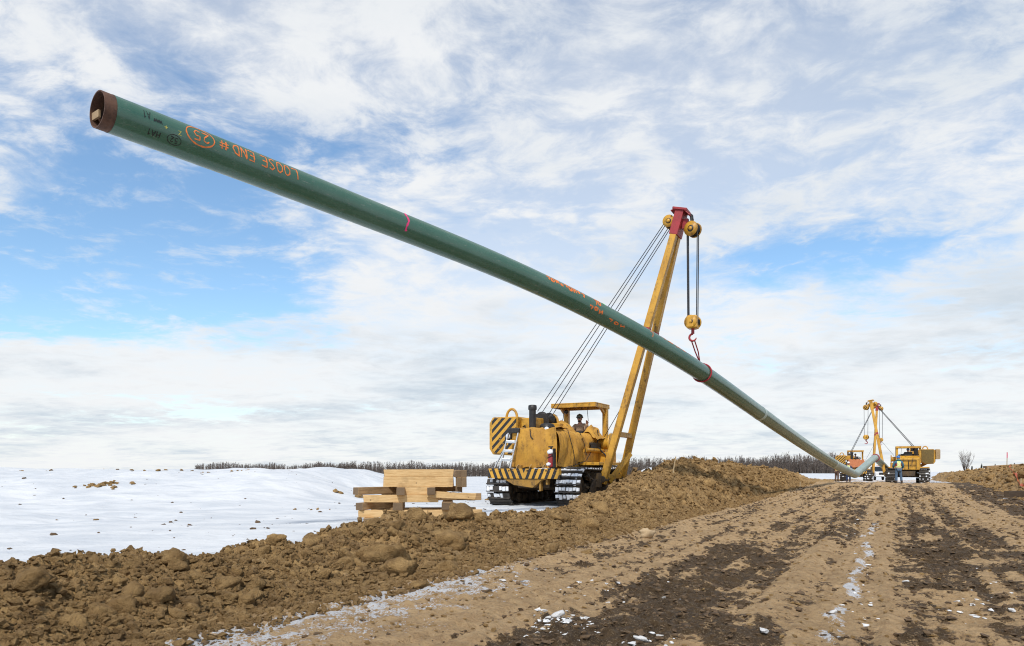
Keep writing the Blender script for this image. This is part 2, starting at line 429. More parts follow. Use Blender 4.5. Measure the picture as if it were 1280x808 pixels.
def dirt_fields(s, t):
    """height and the wet / snow / berm masks of the dirt, any array shape"""
    zr = road_z(s)
    w1 = fbm(s * .5, t * .5, 3, .5, 3); w2 = fbm(s * 1.7, t * 1.7, 3, .55, 23)
    # --- left spoil bank
    toe = -5.05 + .35 * w1 + .18 * w2
    hz = np.interp(s, RIDGE_S, RIDGE_Z) + .17 * fbm(s * 1.1, s * 0 + 4.4, 4, .65, 31)
    hz = np.maximum(hz, .05)
    rid = -6.75 - .25 * np.clip(hz - .8, 0, 1) + .15 * fbm(s * .4, s * 0 + 1.0, 2, .5, 41)
    back = rid - 1.55 - .2 * hz
    up = np.clip((t - toe) / (rid - toe), 0, 1); dn = np.clip((t - back) / (rid - back), 0, 1)
    prof = np.where(t > rid, up, dn)
    prof = np.sin(np.clip(prof, 0, 1) * math.pi / 2) ** 1.25
    lb = hz * prof - np.where(t < back, (back - t) * .5, 0)
    in_l = sstep(t, -4.6, -5.3)
    # --- right spoil bank
    toer = 4.5 + .5 * w1
    hr = np.interp(s, [-30, 8, 16, 22, 40, 60, 90, 130], [.3, .35, .6, .80, .85, .95, 1.05, 1.0]) + .22 * fbm(s * .35, s * 0 + 9., 3, .6, 51)
    ridr = toer + 2.3; upr = np.clip((t - toer) / 2.3, 0, 1); dnr = np.clip(1 - (t - ridr - 1.2) / 3.0, 0, 1)
    rb = hr * np.sin(np.where(t < ridr, upr, dnr) * math.pi / 2) ** 1.2 - np.where(t > ridr + 4.2, (t - ridr - 4.2) * .5, 0)
    in_r = sstep(t, 4.2, 5.2)
    bm = np.clip(in_l + in_r, 0, 1)
    # --- wheel and cleat bands across the track
    b1 = np.exp(-((t + 2.05) / .78) ** 4)          # left churned band
    b2 = np.exp(-((t - .95) / .85) ** 4)           # right churned band
    b3 = np.exp(-((t - 3.7) / .95) ** 4)           # muddy margin before the right bank
    b4 = np.exp(-((t + .95) / .28) ** 2)
    n1 = fbm(s * .55, t * .8, 4, .6, 61); n2 = fbm(s * 2.6, t * 2.0, 4, .6, 71)
    ruts = fbm(t * 3.4 + .35 * w1, s * .11, 3, .65, 75)
    far = np.interp(s, [-20, 9, 16, 30, 50], [1.0, 1.0, .70, .50, .6])
    wet = np.clip((b1 * np.interp(s, [0, 4, 9, 15, 22], [.9, .95, .85, .62, .3]) + b2 * np.interp(s, [0, 6, 18, 26], [.75, .92, .85, .4]) + b3 * .95 + b4 * np.interp(s, [5, 6.5, 11, 14, 24, 27], [0.9, 0, 0, .75, .8, .2])) * (.74 + 1.35 * n1) + .70 * n2 + .40 * fbm(s * 7, t * 5, 3, .6, 73) + .85 * ruts + .03 + .16 * np.exp(-((t + 4.0) / .7) ** 2), -1, 1.1)
    wet = wet * (1 - bm * .55) + bm * (.06 + .30 * n1)
    wet = np.where(bm > .5, wet + .22 * in_r, wet)
    # --- snow caught in the ruts
    sn = .72 * np.exp(-((t + .42 + .25 * n1 + .06 * n2) / .11) ** 2) * (.75 + .9 * fbm(s * 1.1, t * .5, 2, .5, 77)) * np.interp(s, [4, 7, 9, 18, 22], [.2, .95, 1.0, .9, 0])
    sn += .45 * np.exp(-((t + 4.65 - .3 * w1) / .50) ** 2) * np.interp(s, [0, 2, 7, 9.5, 13], [.9, 1, .95, .5, .1])
    sn += .46 * np.exp(-((t + 3.8) / .7) ** 2) * np.interp(s, [0, 2, 7, 10], [.9, .9, .75, 0])
    sn += .42 * np.exp(-((t - 3.9) / .5) ** 2) * np.interp(s, [10, 16, 30, 45], [.5, 1, .9, .2]) * (.6 + 1.2 * np.abs(n2))
    sn += .48 * sstep(s, 54, 62) * (1 - bm) + .08
    sn = sn * (1 - bm * .9) + .30 * n2 * (1 - bm) + .12 * fbm(s * 6, t * 6, 2, .5, 78) * (1 - bm)
    # --- relief
    # rounded soil clods on the banks: three sizes
    sx = s + .12 * fbm(s * 3, t * 3, 2, .5, 5); tx = t + .12 * fbm(s * 3 + 40, t * 3, 2, .5, 6)
    cl = .62 * lumps(sx, tx, .62, 7, .42) + .70 * lumps(sx + 3.3, tx, .26, 17, .45) + .7 * lumps(sx, tx + 7.7, .10, 27, .6) + .045 * fbm(s * 22, t * 22, 2, .6, 29)
    gul = np.abs(fbm(s * 2.1, t * .8, 3, .6, 83))
    rough = .22 * fbm(s * 1.4, t * 1.4, 4, .62, 81) + (.05 + .20 * sstep(s, 15, 22)) * (.22 - gul) + .06 * fbm(s * 9, t * 9, 4, .65, 91)
    flank = np.clip(np.maximum(lb, rb) / .35, 0, 1) * bm
    zb = (np.maximum(lb, rb) + flank * (cl * .62 + rough) + bm * .05 * fbm(s * 14, t * 14, 3, .6, 93))
    crumb = .55 * lumps(s, t, .16, 37, .7) + .6 * lumps(s + 5, t, .07, 47, .8)
    wetc = np.clip(wet, 0, 1)
    cle = np.sin(s * 2 * math.pi / .21 + 1.2 * n1) * .016 * sstep(fbm(s * .4, t * .9, 2, .5, 79), -.15, .15) * np.clip(b1 + b2 + .7 * np.exp(-((t + 3.8) / .6) ** 4), 0, 1)
    zt = .05 * n1 - .075 * ruts + .035 * fbm(s * 3.5, t * 2.2, 4, .6, 95) + .022 * fbm(s * 13, t * 7, 4, .65, 97) + .22 * lumps(s, t, .11, 57, .22) + wetc * (crumb * .75 + .05 * n2) + cle - .05 * (b1 * .4 + b2) + .05 * b4
    z = zr + np.where(t < -2, np.maximum(zb * in_l, 0) + np.minimum(lb, 0) * (t < -7) + zt * (1 - bm), np.maximum(zb * in_r, 0) + np.minimum(rb, 0) * (t > 8) + zt * (1 - bm))
    return z, wet, sn, bm

def s_lines():
    out = [-14.0]
    while out[-1] < 130:
        s = out[-1]
        ds = .35 if s < -1 else (.06 if s < 1.5 else (.026 if s < 8 else .00325 * s))
        out.append(s + ds)
    return np.array(out)
SL = s_lines()
TL = np.concatenate([np.arange(-9.6, -8.4, .08), np.arange(-8.4, 2.6, .0245), np.arange(2.6, 9.0, .05), np.arange(9.0, 14.5, .25)])
SS, TT = np.meshgrid(SL, TL, indexing='ij')
DZ, DW, DS, DB = dirt_fields(SS, TT)
DX, DY = to_xy(SS, TT)
def dirt_piece(name, t0, t1):
    j0 = int(np.searchsorted(TL, t0)); j1 = int(np.searchsorted(TL, t1))
    j1 = min(j1, len(TL) - 1)
    sl = (slice(None), slice(j0, j1 + 1))
    n, m = DX[sl].shape
    V = np.stack([DX[sl].ravel(), DY[sl].ravel(), DZ[sl].ravel()], 1)
    i = np.arange(n * m).reshape(n, m)
    F = np.stack([i[:-1, :-1].ravel(), i[:-1, 1:].ravel(), i[1:, 1:].ravel(), i[1:, :-1].ravel()], 1)[:, ::-1]
    me = np_mesh(name, V, F, True, {'wet': DW[sl].ravel(), 'snow': DS[sl].ravel(), 'berm': DB[sl].ravel()})
    return tag(mesh_obj(name, me, M_DIRT), kind='structure')
spoil_left = dirt_piece('spoil_bank', -20, -5.0)
dirt_track = dirt_piece('dirt_track', -5.0, 4.6)
spoil_right = dirt_piece('spoil_bank', 4.6, 99)

from_s = lambda s, t: (float(np.interp(s, SL, np.arange(len(SL)))), float(np.interp(t, TL, np.arange(len(TL)))))
def dirt_z(x, y):
    s, t = to_st(x, y); a, c = from_s(s, t)
    i, j = min(int(a), len(SL) - 2), min(int(c), len(TL) - 2); fa, fc = a - i, c - j
    return float((DZ[i, j] * (1 - fc) + DZ[i, j + 1] * fc) * (1 - fa) + (DZ[i + 1, j] * (1 - fc) + DZ[i + 1, j + 1] * fc) * fa)

# ------------------------------------------------------------------ snow field out to the horizon
MACH = Vector((1.6, 24.1, 0.0))
def snow_fields(x, y):
    s, t = to_st(x, y)
    rr = np.hypot(x, y)
    ratio = np.clip(x / np.maximum(np.abs(y), 1.0), -1, 1)
    slope = np.interp(ratio, [-.1, .1, .35], [.0108, .0095, .0045])
    z = .10 - slope * np.maximum(rr - 45, 0)
    wig = fbm(x * .12, y * .12, 4, .5, 201)
    # long drifted bank on the left
    edge = sstep(x + 2.2 * fbm(y * .2, y * 0, 2, .5, 203), -5.2, -9.5)
    bank = 1.08 + .22 * fbm(x * .13, y * .08, 3, .5, 205) + .05 * fbm(x * .7, y * .5, 3, .5, 207)
    front = 19.5 + 1.4 * fbm(x * .15, x * 0 + 3, 3, .5, 209)
    z = z + edge * bank * sstep(y, front, front + 10.5) ** 1.1 * (1 - sstep(y, 40, 60))
    z = z + 1.25 * np.exp(-((x - 8.7) / 1.5) ** 2 - ((y - 45) / 3.0) ** 2)
    z = z + .10 * wig * np.clip(1 - rr / 500, .2, 1)
    # ploughed, driven strip beside the spoil
    drv = np.exp(-((t + 11.5) / 3.0) ** 4) * np.interp(s, [-20, 0, 45, 60], [1, 1, 1, .2])
    tr = .03 * fbm(s * 1.2, t * 2.5, 4, .6, 211) + .018 * fbm(x * 4, y * 4, 4, .6, 213)
    z = z + drv * tr + (1 - drv) * (.035 * fbm(x * .8, y * 2.0, 4, .55, 215) + .16 * edge * fbm(x * .35, y * .6, 4, .5, 217))
    inside = sstep(t, -8.6, -7.6) * (1 - sstep(t, 10.0, 11.5)) * (1 - sstep(s, 118, 126)) * sstep(s, -13.5, -12.0)
    z = np.where(inside > 0, np.minimum(z, road_z(s) - .05), z) - .9 * inside
    d1 = fbm(x * .35, y * .9, 4, .6, 221)
    dirty = drv * (.10 + .45 * d1) + .22 * np.clip(d1, 0, 1) * sstep(y, 14, 18) * (1 - sstep(y, 26, 30)) - .02
    dirty = dirty + .30 * edge * np.clip(fbm(x * .9, y * 1.6, 4, .6, 223), 0, 1) * sstep(y, 24, 27) * (1 - sstep(y, 31, 36))
    return z, np.clip(dirty, -.5, .6)
def axis_lines(c0, c1, fine, far, grow):
    mid = list(np.arange(c0, c1, fine)); lo = [c0]; hi = [mid[-1]]; st = fine
    while lo[-1] > -far: st *= grow; lo.append(lo[-1] - st)
    st = fine
    while hi[-1] < far: st *= grow; hi.append(hi[-1] + st)
    return np.array(lo[:0:-1] + mid + hi[1:])
GX = axis_lines(-16, 12, .075, 3000, 1.045); GY = axis_lines(8, 34, .09, 3000, 1.045)
XX, YY = np.meshgrid(GX, GY, indexing='ij')
GZ, GD = snow_fields(XX, YY)
n_, m_ = XX.shape; idx = np.arange(n_ * m_).reshape(n_, m_)
FF = np.stack([idx[:-1, :-1].ravel(), idx[1:, :-1].ravel(), idx[1:, 1:].ravel(), idx[:-1, 1:].ravel()], 1)
snow_field = tag(mesh_obj('snow_field', np_mesh('snow_field', np.stack([XX.ravel(), YY.ravel(), GZ.ravel()], 1), FF, True, {'dirty': GD.ravel()}), M_SNOW), kind='structure')
def snow_z(x, y):
    z, _ = snow_fields(np.array([float(x)]), np.array([float(y)])); return float(z[0])

# ------------------------------------------------------------------ clods
def clod_template(seed, sub=3, amp=.5):
    bm = bmesh.new(); bmesh.ops.create_icosphere(bm, subdivisions=sub, radius=1.0)
    rg = random.Random(seed); offs = [Vector((rg.gauss(0, 1), rg.gauss(0, 1), rg.gauss(0, 1))).normalized() for _ in range(9)]
    cut = [rg.uniform(.50, .92) for _ in offs]
    from mathutils import noise as mn
    for v in bm.verts:
        p = v.co.copy(); r = 1.0
        for o, c in zip(offs, cut):
            d = p.dot(o)
            if d > .05: r = min(r, c / d)
        r *= 1 + amp * .5 * mn.noise(p * 1.7 + Vector((seed, 0, 0))) + .22 * (abs(mn.noise(p * 3.3 + Vector((0, seed, 0)))) - .2) + .16 * mn.noise(p * 6.5 + Vector((0, seed, 3))) + .10 * mn.noise(p * 13 + Vector((2, seed, 3)))
        v.co = p * r
    me = bpy.data.meshes.new('clod')
    bm.to_mesh(me); bm.free()
    return me
CLODS = [clod_template(i) for i in range(10)]
for c_ in CLODS:
    c_.polygons.foreach_set('use_smooth', [True] * len(c_.polygons)); c_.materials.append(M_CLOD)

def put_clod(parent, x, y, z, r, k, sq=.8):
    o = bpy.data.objects.new('clod', CLODS[k % len(CLODS)]); COL.objects.link(o); o.parent = parent
    o.location = (x, y, z); o.scale = (r * random.uniform(.8, 1.25), r * random.uniform(.8, 1.2), r * sq * random.uniform(.8, 1.15))
    o.rotation_euler = (random.uniform(-.6, .6), random.uniform(-.6, .6), random.uniform(0, 6.28))
    return o
# the big ones the photograph shows, by the ground they lie on
def clod_at(u, v, r, t_guess, k):
    """march the view ray down to the left bank and seat a clod there"""
    best = None
    for d in np.arange(3.5, 45, .04):
        p = px(u, v, d)
        s, t = to_st(p.x, p.y)
        if -9.3 < t < 9 and -13 < s < 120:
            if p.z <= dirt_z(p.x, p.y) + .0: best = p; break
            if p.z - dirt_z(p.x, p.y) < r * .55 and best is None and t < -6.4: best = p; break
    if best is not None:
        r *= .82; put_clod(spoil_left if best.x * RY - best.y * RX < 0 else spoil_right, best.x, best.y, min(best.z, dirt_z(best.x, best.y) + r * .25), r, k, .85)
BIG = [(217, 694, .17), (195, 748, .20), (125, 770, .16), (170, 706, .09), (92, 782, .14), (160, 745, .15), (205, 712, .12), (388, 670, .13), (250, 724, .13),
       (560, 712, .24), (557, 680, .28), (480, 700, .34), (572, 640, .27), (520, 640, .24), (750, 637, .33), (628, 692, .16), (600, 648, .18), (690, 690, .2), (735, 692, .13), (650, 655, .14), (690, 640, .13),
       (808, 648, .20), (240, 765, .13), (285, 690, .09), (330, 688, .12), (345, 702, .12), (60, 745, .1), (30, 720, .1), (300, 750, .13), (430, 705, .15), (730, 655, .18), (850, 620, .22), (780, 612, .2), (885, 605, .3), (935, 600, .3), (445, 664, .13), (318, 745, .1), (520, 735, .12)]
for k, (u, v, r) in enumerate(BIG): clod_at(u, v, r, None, k)
cnt = 0
while cnt < 190:
    s = random.choice((random.uniform(1.8, 14), random.uniform(2, 9), random.uniform(10, 45))); t = random.uniform(-7.0, -5.2)
    x, y = to_xy(s, t)
    if x < -.76 * y - .3: continue
    r = min(.03 + random.expovariate(1 / .035), .17) * (1 + s * .02)
    put_clod(spoil_left, x, y, dirt_z(x, y) + r * .25, r, cnt, .8); cnt += 1
for k in range(70):
    s = random.uniform(20, 75); t = random.uniform(4.8, 8.0); x, y = to_xy(s, t)
    r = random.uniform(.12, .32); put_clod(spoil_right, x, y, dirt_z(x, y) + r * .25, r, k, .75)

# crumbs too small to pick apart: one part for each bank and one for the track
_t = (1 + 5 ** .5) / 2
ICO_V = np.array([(-1, _t, 0), (1, _t, 0), (-1, -_t, 0), (1, -_t, 0), (0, -1, _t), (0, 1, _t), (0, -1, -_t), (0, 1, -_t), (_t, 0, -1), (_t, 0, 1), (-_t, 0, -1), (-_t, 0, 1)]) / math.hypot(1, _t)
ICO_F = np.array([(0, 11, 5), (0, 5, 1), (0, 1, 7), (0, 7, 10), (0, 10, 11), (1, 5, 9), (5, 11, 4), (11, 10, 2), (10, 7, 6), (7, 1, 8), (3, 9, 4), (3, 4, 2), (3, 2, 6), (3, 6, 8), (3, 8, 9), (4, 9, 5), (2, 4, 11), (6, 2, 10), (8, 6, 7), (9, 8, 1)])
def grid_z(s, t):
    a = np.interp(s, SL, np.arange(len(SL))); c = np.interp(t, TL, np.arange(len(TL)))
    return DZ[np.round(a).astype(int), np.round(c).astype(int)], DW[np.round(a).astype(int), np.round(c).astype(int)]
def crumbs(name, s, t, r, z, mat, parent, flat=.75):
    n = len(s); x, y = to_xy(s, t)
    base = ICO_V[None] * (1 + .38 * RNG.standard_normal((n, 12, 1)).clip(-1.6, 1.6))
    an = RNG.uniform(0, 6.28, n); ca, sa = np.cos(an)[:, None], np.sin(an)[:, None]
    sc = np.stack([RNG.uniform(.7, 1.4, n), RNG.uniform(.7, 1.3, n), RNG.uniform(.6, 1.1, n) * flat], 1)
    b = base * sc[:, None, :]
    bx = b[..., 0] * ca - b[..., 1] * sa; by = b[..., 0] * sa + b[..., 1] * ca
    V = np.stack([bx * r[:, None] + x[:, None], by * r[:, None] + y[:, None], b[..., 2] * r[:, None] + (z + r * .25)[:, None]], 2).reshape(-1, 3)
    F = (ICO_F[None] + (np.arange(n) * 12)[:, None, None]).reshape(-1, 3)
    return tag(mesh_obj(name, np_mesh(name, V, F, False), mat, parent), kind='stuff')
def scatter(n, s0, s1, t0, t1, rmin, rmean, grow):
    s = s0 * (s1 / s0) ** RNG.uniform(0, 1, n); t = RNG.uniform(t0, t1, n)
    r = np.minimum(rmin + RNG.exponential(rmean, n), rmean * 3.2) * (1 + s * grow)
    return s, t, r
s, t, r = scatter(34000, 1.6, 50, -7.6, -4.6, .006, .0095, .055); z, w_ = grid_z(s, t)
crumbs('soil_crumbs', s, t, r, z, M_CLOD, spoil_left, .95)
s, t, r = scatter(3000, 18, 90, 4.2, 8.5, .02, .02, .02); z, w_ = grid_z(s, t)
crumbs('soil_crumbs', s, t, r, z, M_CLOD, spoil_right)
M_MUD = paint('mud_crumb', (0.075, 0.044, 0.020), (0.15, 0.093, 0.045), .85, 0, 20, .8, bump=.4)
s, t, r = scatter(30000, 3.0, 45, -4.6, 4.4, .005, .0075, .05); z, w_ = grid_z(s, t); k = w_ > RNG.uniform(.0, .7, len(s))
crumbs('mud_crumbs', s[k], t[k], r[k], z[k], M_MUD, dirt_track, .6)
k = ~k & (RNG.uniform(0, 1, len(s)) < .28)
crumbs('soil_crumbs', s[k], t[k], r[k] * .8, z[k], M_CLOD, dirt_track, .6)
# ------------------------------------------------------------------ machine materials
YEL, YEL2 = (0.62, 0.33, 0.035), (0.42, 0.205, 0.022)
M_YEL = paint('worn_yellow_paint', YEL, YEL2, .45, 0, 1.9, .8, (0.07, 0.042, 0.02), .85, .15)
M_YELD = paint('muddy_yellow_paint', (0.36, 0.19, 0.03), (0.20, 0.11, 0.03), .7, 0, 3, .8, (0.05, 0.035, 0.022), .85, .3)
M_TARP = paint('yellow_canvas_tarp', (0.58, 0.30, 0.04), (0.38, 0.185, 0.028), .8, 0, 2.0, .85, (0.09, 0.052, 0.025), .8, .35)
M_PINK = paint('faded_orange_canvas', (0.55, 0.20, 0.09), (0.42, 0.14, 0.06), .8, 0, 3, .6, (0.13, 0.07, 0.04), .4, .2)
M_BLK = paint('black_steel', (0.018, 0.018, 0.019), (0.035, 0.032, 0.03), .5, .2, 5, .7, (0.08, 0.06, 0.045), .3, .15)
M_STEEL = paint('muddy_track_steel', (0.075, 0.068, 0.062), (0.035, 0.03, 0.026), .6, .35, 6, .8, (0.12, 0.085, 0.055), .5, .3)
M_MUDST = paint('mud_caked_steel', (0.05, 0.036, 0.026), (0.11, 0.072, 0.036), .85, 0, 5, .9, (0.24, 0.14, 0.04), .35, .6)
M_RED = paint('red_boom_paint', (0.36, 0.028, 0.035), (0.22, 0.018, 0.022), .5, 0, 4, .6, (0.08, 0.03, 0.025), .4, .12)
M_CABLE = paint('steel_wire_rope', (0.06, 0.062, 0.068), (0.03, 0.03, 0.032), .5, .6, 30, .7, bump=.5)
M_ALU = paint('bare_aluminium', (0.66, 0.68, 0.70), (0.5, 0.52, 0.55), .35, .7, 6, .6, (0.2, 0.19, 0.18), .3, .1)
M_LENS = paint('lamp_glass', (0.82, 0.84, 0.86), (0.6, 0.63, 0.66), .1, .2, 10, .4, bump=0)
M_CAKE = paint('packed_snow', (0.83, 0.85, 0.88), (0.72, 0.75, 0.79), .7, 0, 5, .6, (0.25, 0.21, 0.17), .35, .5)
M_SEAT = paint('black_seat_vinyl', (0.02, 0.02, 0.022), None, .5, 0, 6, .5, bump=.1)
M_TAN = paint('sandy_tan_steel', (0.42, 0.30, 0.16), (0.33, 0.22, 0.11), .55, 0, 2, .6, (0.12, 0.08, 0.05), .4, .12)
M_GLASS = paint('dark_glass', (0.02, 0.025, 0.03), None, .08, 0, 2, .3, bump=0)

def stripes(name, kx, kz, freq, mirror_x=None, wear=.35):
    """black bars painted diagonally over yellow"""
    m, q, b = new_mat(name)
    co = q.n('ShaderNodeTexCoord').outputs['Object']; sp = q.n('ShaderNodeSeparateXYZ'); q.lk(co, sp.inputs[0])
    x = sp.outputs[0]
    if mirror_x is not None: x = q.m('ABSOLUTE', q.m('SUBTRACT', x, mirror_x))
    n = q.noise(co, 9, 5, .65); n0 = q.noise(co, 2.0, 4, .6)
    w = q.m('ADD', q.m('MULTIPLY', x, kx), q.m('MULTIPLY', sp.outputs[2], kz))
    fr = q.m('FRACT', q.m('ADD', q.m('MULTIPLY', w, freq), q.m('MULTIPLY', n, .05)))
    k = q.ramp(fr, .50, .53)
    k = q.m('MULTIPLY', k, q.ramp(n, .68, .60, 0, 1))
    col = q.mix(q.ramp(n0, .4, .7, 0, .6), YEL, YEL2)
    col = q.mix(q.ramp(n, .55, .75, 0, wear), col, (0.10, 0.06, 0.03))
    q.lk(q.mix(k, col, (0.016, 0.016, 0.018)), b.inputs['Base Color']); b.inputs['Roughness'].default_value = .5
    set_bump(q, b, n, .1, .01)
    return m
M_STRIPE_W = stripes('diagonal_black_bars', 1.0, 1.0, 3.6)
M_STRIPE_B = stripes('chevron_black_bars', 1.0, -.42, 4.6, .18)
M_MESHW = paint('dark_screen_mesh', (0.13, 0.09, 0.025), (0.22, 0.14, 0.03), .6, 0, 14, .8, (0.03, 0.025, 0.02), .6, .3)

# ------------------------------------------------------------------ crawler tracks
def track_path(y_f, y_r, r_f, r_r, zc_f, zc_r):
    pts = []
    for k in range(25):
        a = R(-90 + 180 * k / 24); pts.append((y_f + r_f * math.cos(a), zc_f + r_f * math.sin(a)))
    for k in range(1, 8):
        f = k / 8; pts.append((y_f + (y_r - y_f) * f, (zc_f + r_f) * (1 - f) + (zc_r + r_r) * f - .045 * math.sin(math.pi * f)))
    for k in range(25):
        a = R(90 + 180 * k / 24); pts.append((y_r + r_r * math.cos(a), zc_r + r_r * math.sin(a)))
    for k in range(1, 12):
        f = k / 12; pts.append((y_r + (y_f - y_r) * f, (zc_r - r_r) * (1 - f) + (zc_f - r_f) * f))
    return pts
def walk(pts, n):
    P = [Vector((0, a, b)) for a, b in pts]; P.append(P[0]); L = [0]
    for a, b in zip(P, P[1:]): L.append(L[-1] + (b - a).length)
    out = []
    for k in range(n):
        q = L[-1] * k / n; i = max(j for j in range(len(L) - 1) if L[j] <= q); f = (q - L[i]) / (L[i + 1] - L[i])
        p = P[i].lerp(P[i + 1], f); t = (P[i + 1] - P[i]).normalized(); out.append((p, t))
    return out, L[-1]

def shoe_mesh(w, pitch):
    mb = MB()
    mb.box(-w / 2, w / 2, -pitch * .47, pitch * .47, -.012, .022)        # plate, local z outward
    mb.prism([(-pitch * .46, .022), (-pitch * .26, .022), (-pitch * .31, .075), (-pitch * .41, .075)], -w / 2, w / 2, 'x')   # grouser
    mb.box(-.16, -.08, -pitch * .55, pitch * .55, -.10, -.012); mb.box(.08, .16, -pitch * .55, pitch * .55, -.10, -.012)
    o = mb.build('shoe_template', M_STEEL); me = o.data
    bpy.data.objects.remove(o); return me
N_SHOE = 48
PATH, _ = walk(track_path(1.52, -1.58, .53, .55, .585, .605), N_SHOE)
_, PERIM = walk(track_path(1.52, -1.58, .53, .55, .585, .605), 4)
SHOE_W = .80
SHOE = shoe_mesh(SHOE_W, PERIM / N_SHOE)

def make_track(parent, cx, snow, side, shoes=True, seed=1):
    """side = -1 machine left, +1 machine right"""
    rg = random.Random(seed)
    tr = MB()
    tr.tube([(cx, p.y, p.z) for p, t in PATH], .05, 6, closed=True)       # link chain
    o = tr.build('track', M_STEEL, parent)
    pitch = PERIM / N_SHOE; cake = MB()
    for k, (p, t) in enumerate(PATH):
        nrm = Vector((0, t.z, -t.y))                                   # outward for this winding
        x = Vector((1, 0, 0)); M = Matrix((x, t, nrm)).transposed()
        if M.determinant() < 0: x = -x; M = Matrix((x, t, nrm)).transposed()
        pos = Vector((cx, p.y, p.z)) + nrm * .055
        if shoes:
            so = bpy.data.objects.new('shoe', SHOE); COL.objects.link(so); so.parent = o
            so.matrix_local = Matrix.Translation(pos) @ M.to_4x4()
        # snow pressed between the grousers: a ragged slab on each plate
        if snow > 0 and nrm.z > -.75:
            j = 0; n = 7; xs = [(-SHOE_W / 2 + SHOE_W * i / n) for i in range(n + 1)]
            for i in range(n):
                if rg.random() > snow: continue
                x0, x1 = xs[i] + rg.uniform(0, .02), xs[i + 1] + rg.uniform(-.01, .01)
                a = -pitch * rg.uniform(.12, .27) if rg.random() < .8 else -pitch * .46; b = pitch * rg.uniform(.36, .47); h = rg.uniform(.035, .07) + (.012 if snow > .8 else 0)
                base = len(cake.v); loc = []
                for (lx, ly, lz) in ((x0, a, .02), (x1, a + rg.uniform(-.02, .02), .02), (x1, b + rg.uniform(-.02, .01), .02), (x0, b, .02), (x0 + .01, a + .015, h), (x1 - .01, a + .02, h * rg.uniform(.7, 1.1)), (x1 - .01, b - .02, h * rg.uniform(.6, 1)), (x0 + .01, b - .015, h * rg.uniform(.6, 1))):
                    loc.append(pos + M @ Vector((lx, ly, lz)))
                cake.add(loc, [(4, 5, 6, 7), (0, 1, 5, 4), (1, 2, 6, 5), (2, 3, 7, 6), (3, 0, 4, 7)])
    if cake.v:
        c = cake.build('packed_snow', M_CAKE, o); tag(c, kind='stuff')
    # track frame, rollers, idler, sprocket
    fr = MB(); s = side
    fr.box(cx - .17, cx + .17, -1.15, 1.15, .42, .72)
    fr.prism([(-1.2, .38), (1.2, .38), (1.05, .20), (-1.05, .20)], cx + s * .20, cx + s * .27, 'x')
    fr.prism([(-1.2, .40), (1.2, .40), (.9, .80), (-.5, .86), (-1.0, .8)], cx + s * .30, cx + s * .36, 'x')
    fr.build('track_frame', M_MUDST, parent, .01)
    for y in (-1.0, -.6, -.2, .2, .6, 1.0):
        MB().lathe([(.0, -.24), (.16, -.24), (.16, -.12), (.12, -.11), (.12, .11), (.16, .12), (.16, .24), (0, .24)], (cx, y, .24), (1, 0, 0), 16).build('roller', M_MUDST, parent)
    for y in (-.55, .55):
        MB().lathe([(.0, -.2), (.11, -.2), (.11, .2), (0, .2)], (cx, y, 1.0), (1, 0, 0), 12).build('carrier_roller', M_MUDST, parent)
    MB().lathe([(.0, -.16), (.2, -.16), (.24, -.08), (.40, -.07), (.44, -.11), (.47, -.11), (.47, .11), (.44, .11), (.40, .07), (.24, .08), (.2, .16), (0, .16)], (cx, 1.52, .585), (1, 0, 0), 28).build('idler_wheel', M_MUDST, parent)
    sp = MB().lathe([(.0, -.26), (.26, -.26), (.34, -.12), (.42, -.05), (.42, .05), (.34, .12), (.26, .26), (0, .26)], (cx, -1.58, .605), (1, 0, 0), 28)
    for k in range(13):
        a = 2 * math.pi * k / 13; c, d = math.cos(a), math.sin(a); c0, d0 = math.cos(a - .13), math.sin(a - .13); c1, d1 = math.cos(a + .13), math.sin(a + .13)
        sp.beam((cx, -1.58 + .40 * c, .605 + .40 * d), (cx, -1.58 + .50 * c, .605 + .50 * d), .09, .14, (1, 0, 0), .06, .06)
    sp.build('sprocket', M_MUDST, parent)
    # mud packed round the running gear
    rgm = np.random.default_rng(seed + 5); mud = MB()
    for k in range(46):
        y = rgm.uniform(-1.3, 1.3); z = rgm.uniform(.12, .95); r = rgm.uniform(.04, .12)
        mud.add([Vector((cx + side * rgm.uniform(.18, .36), y, z)) + Vector(v) * r * (1 + .4 * rgm.standard_normal()) for v in ICO_V * np.array([.6, 1.2, 1])], ICO_F.tolist())
    tag(mud.build('caked_mud', M_MUDST, parent), kind='stuff')
    return o

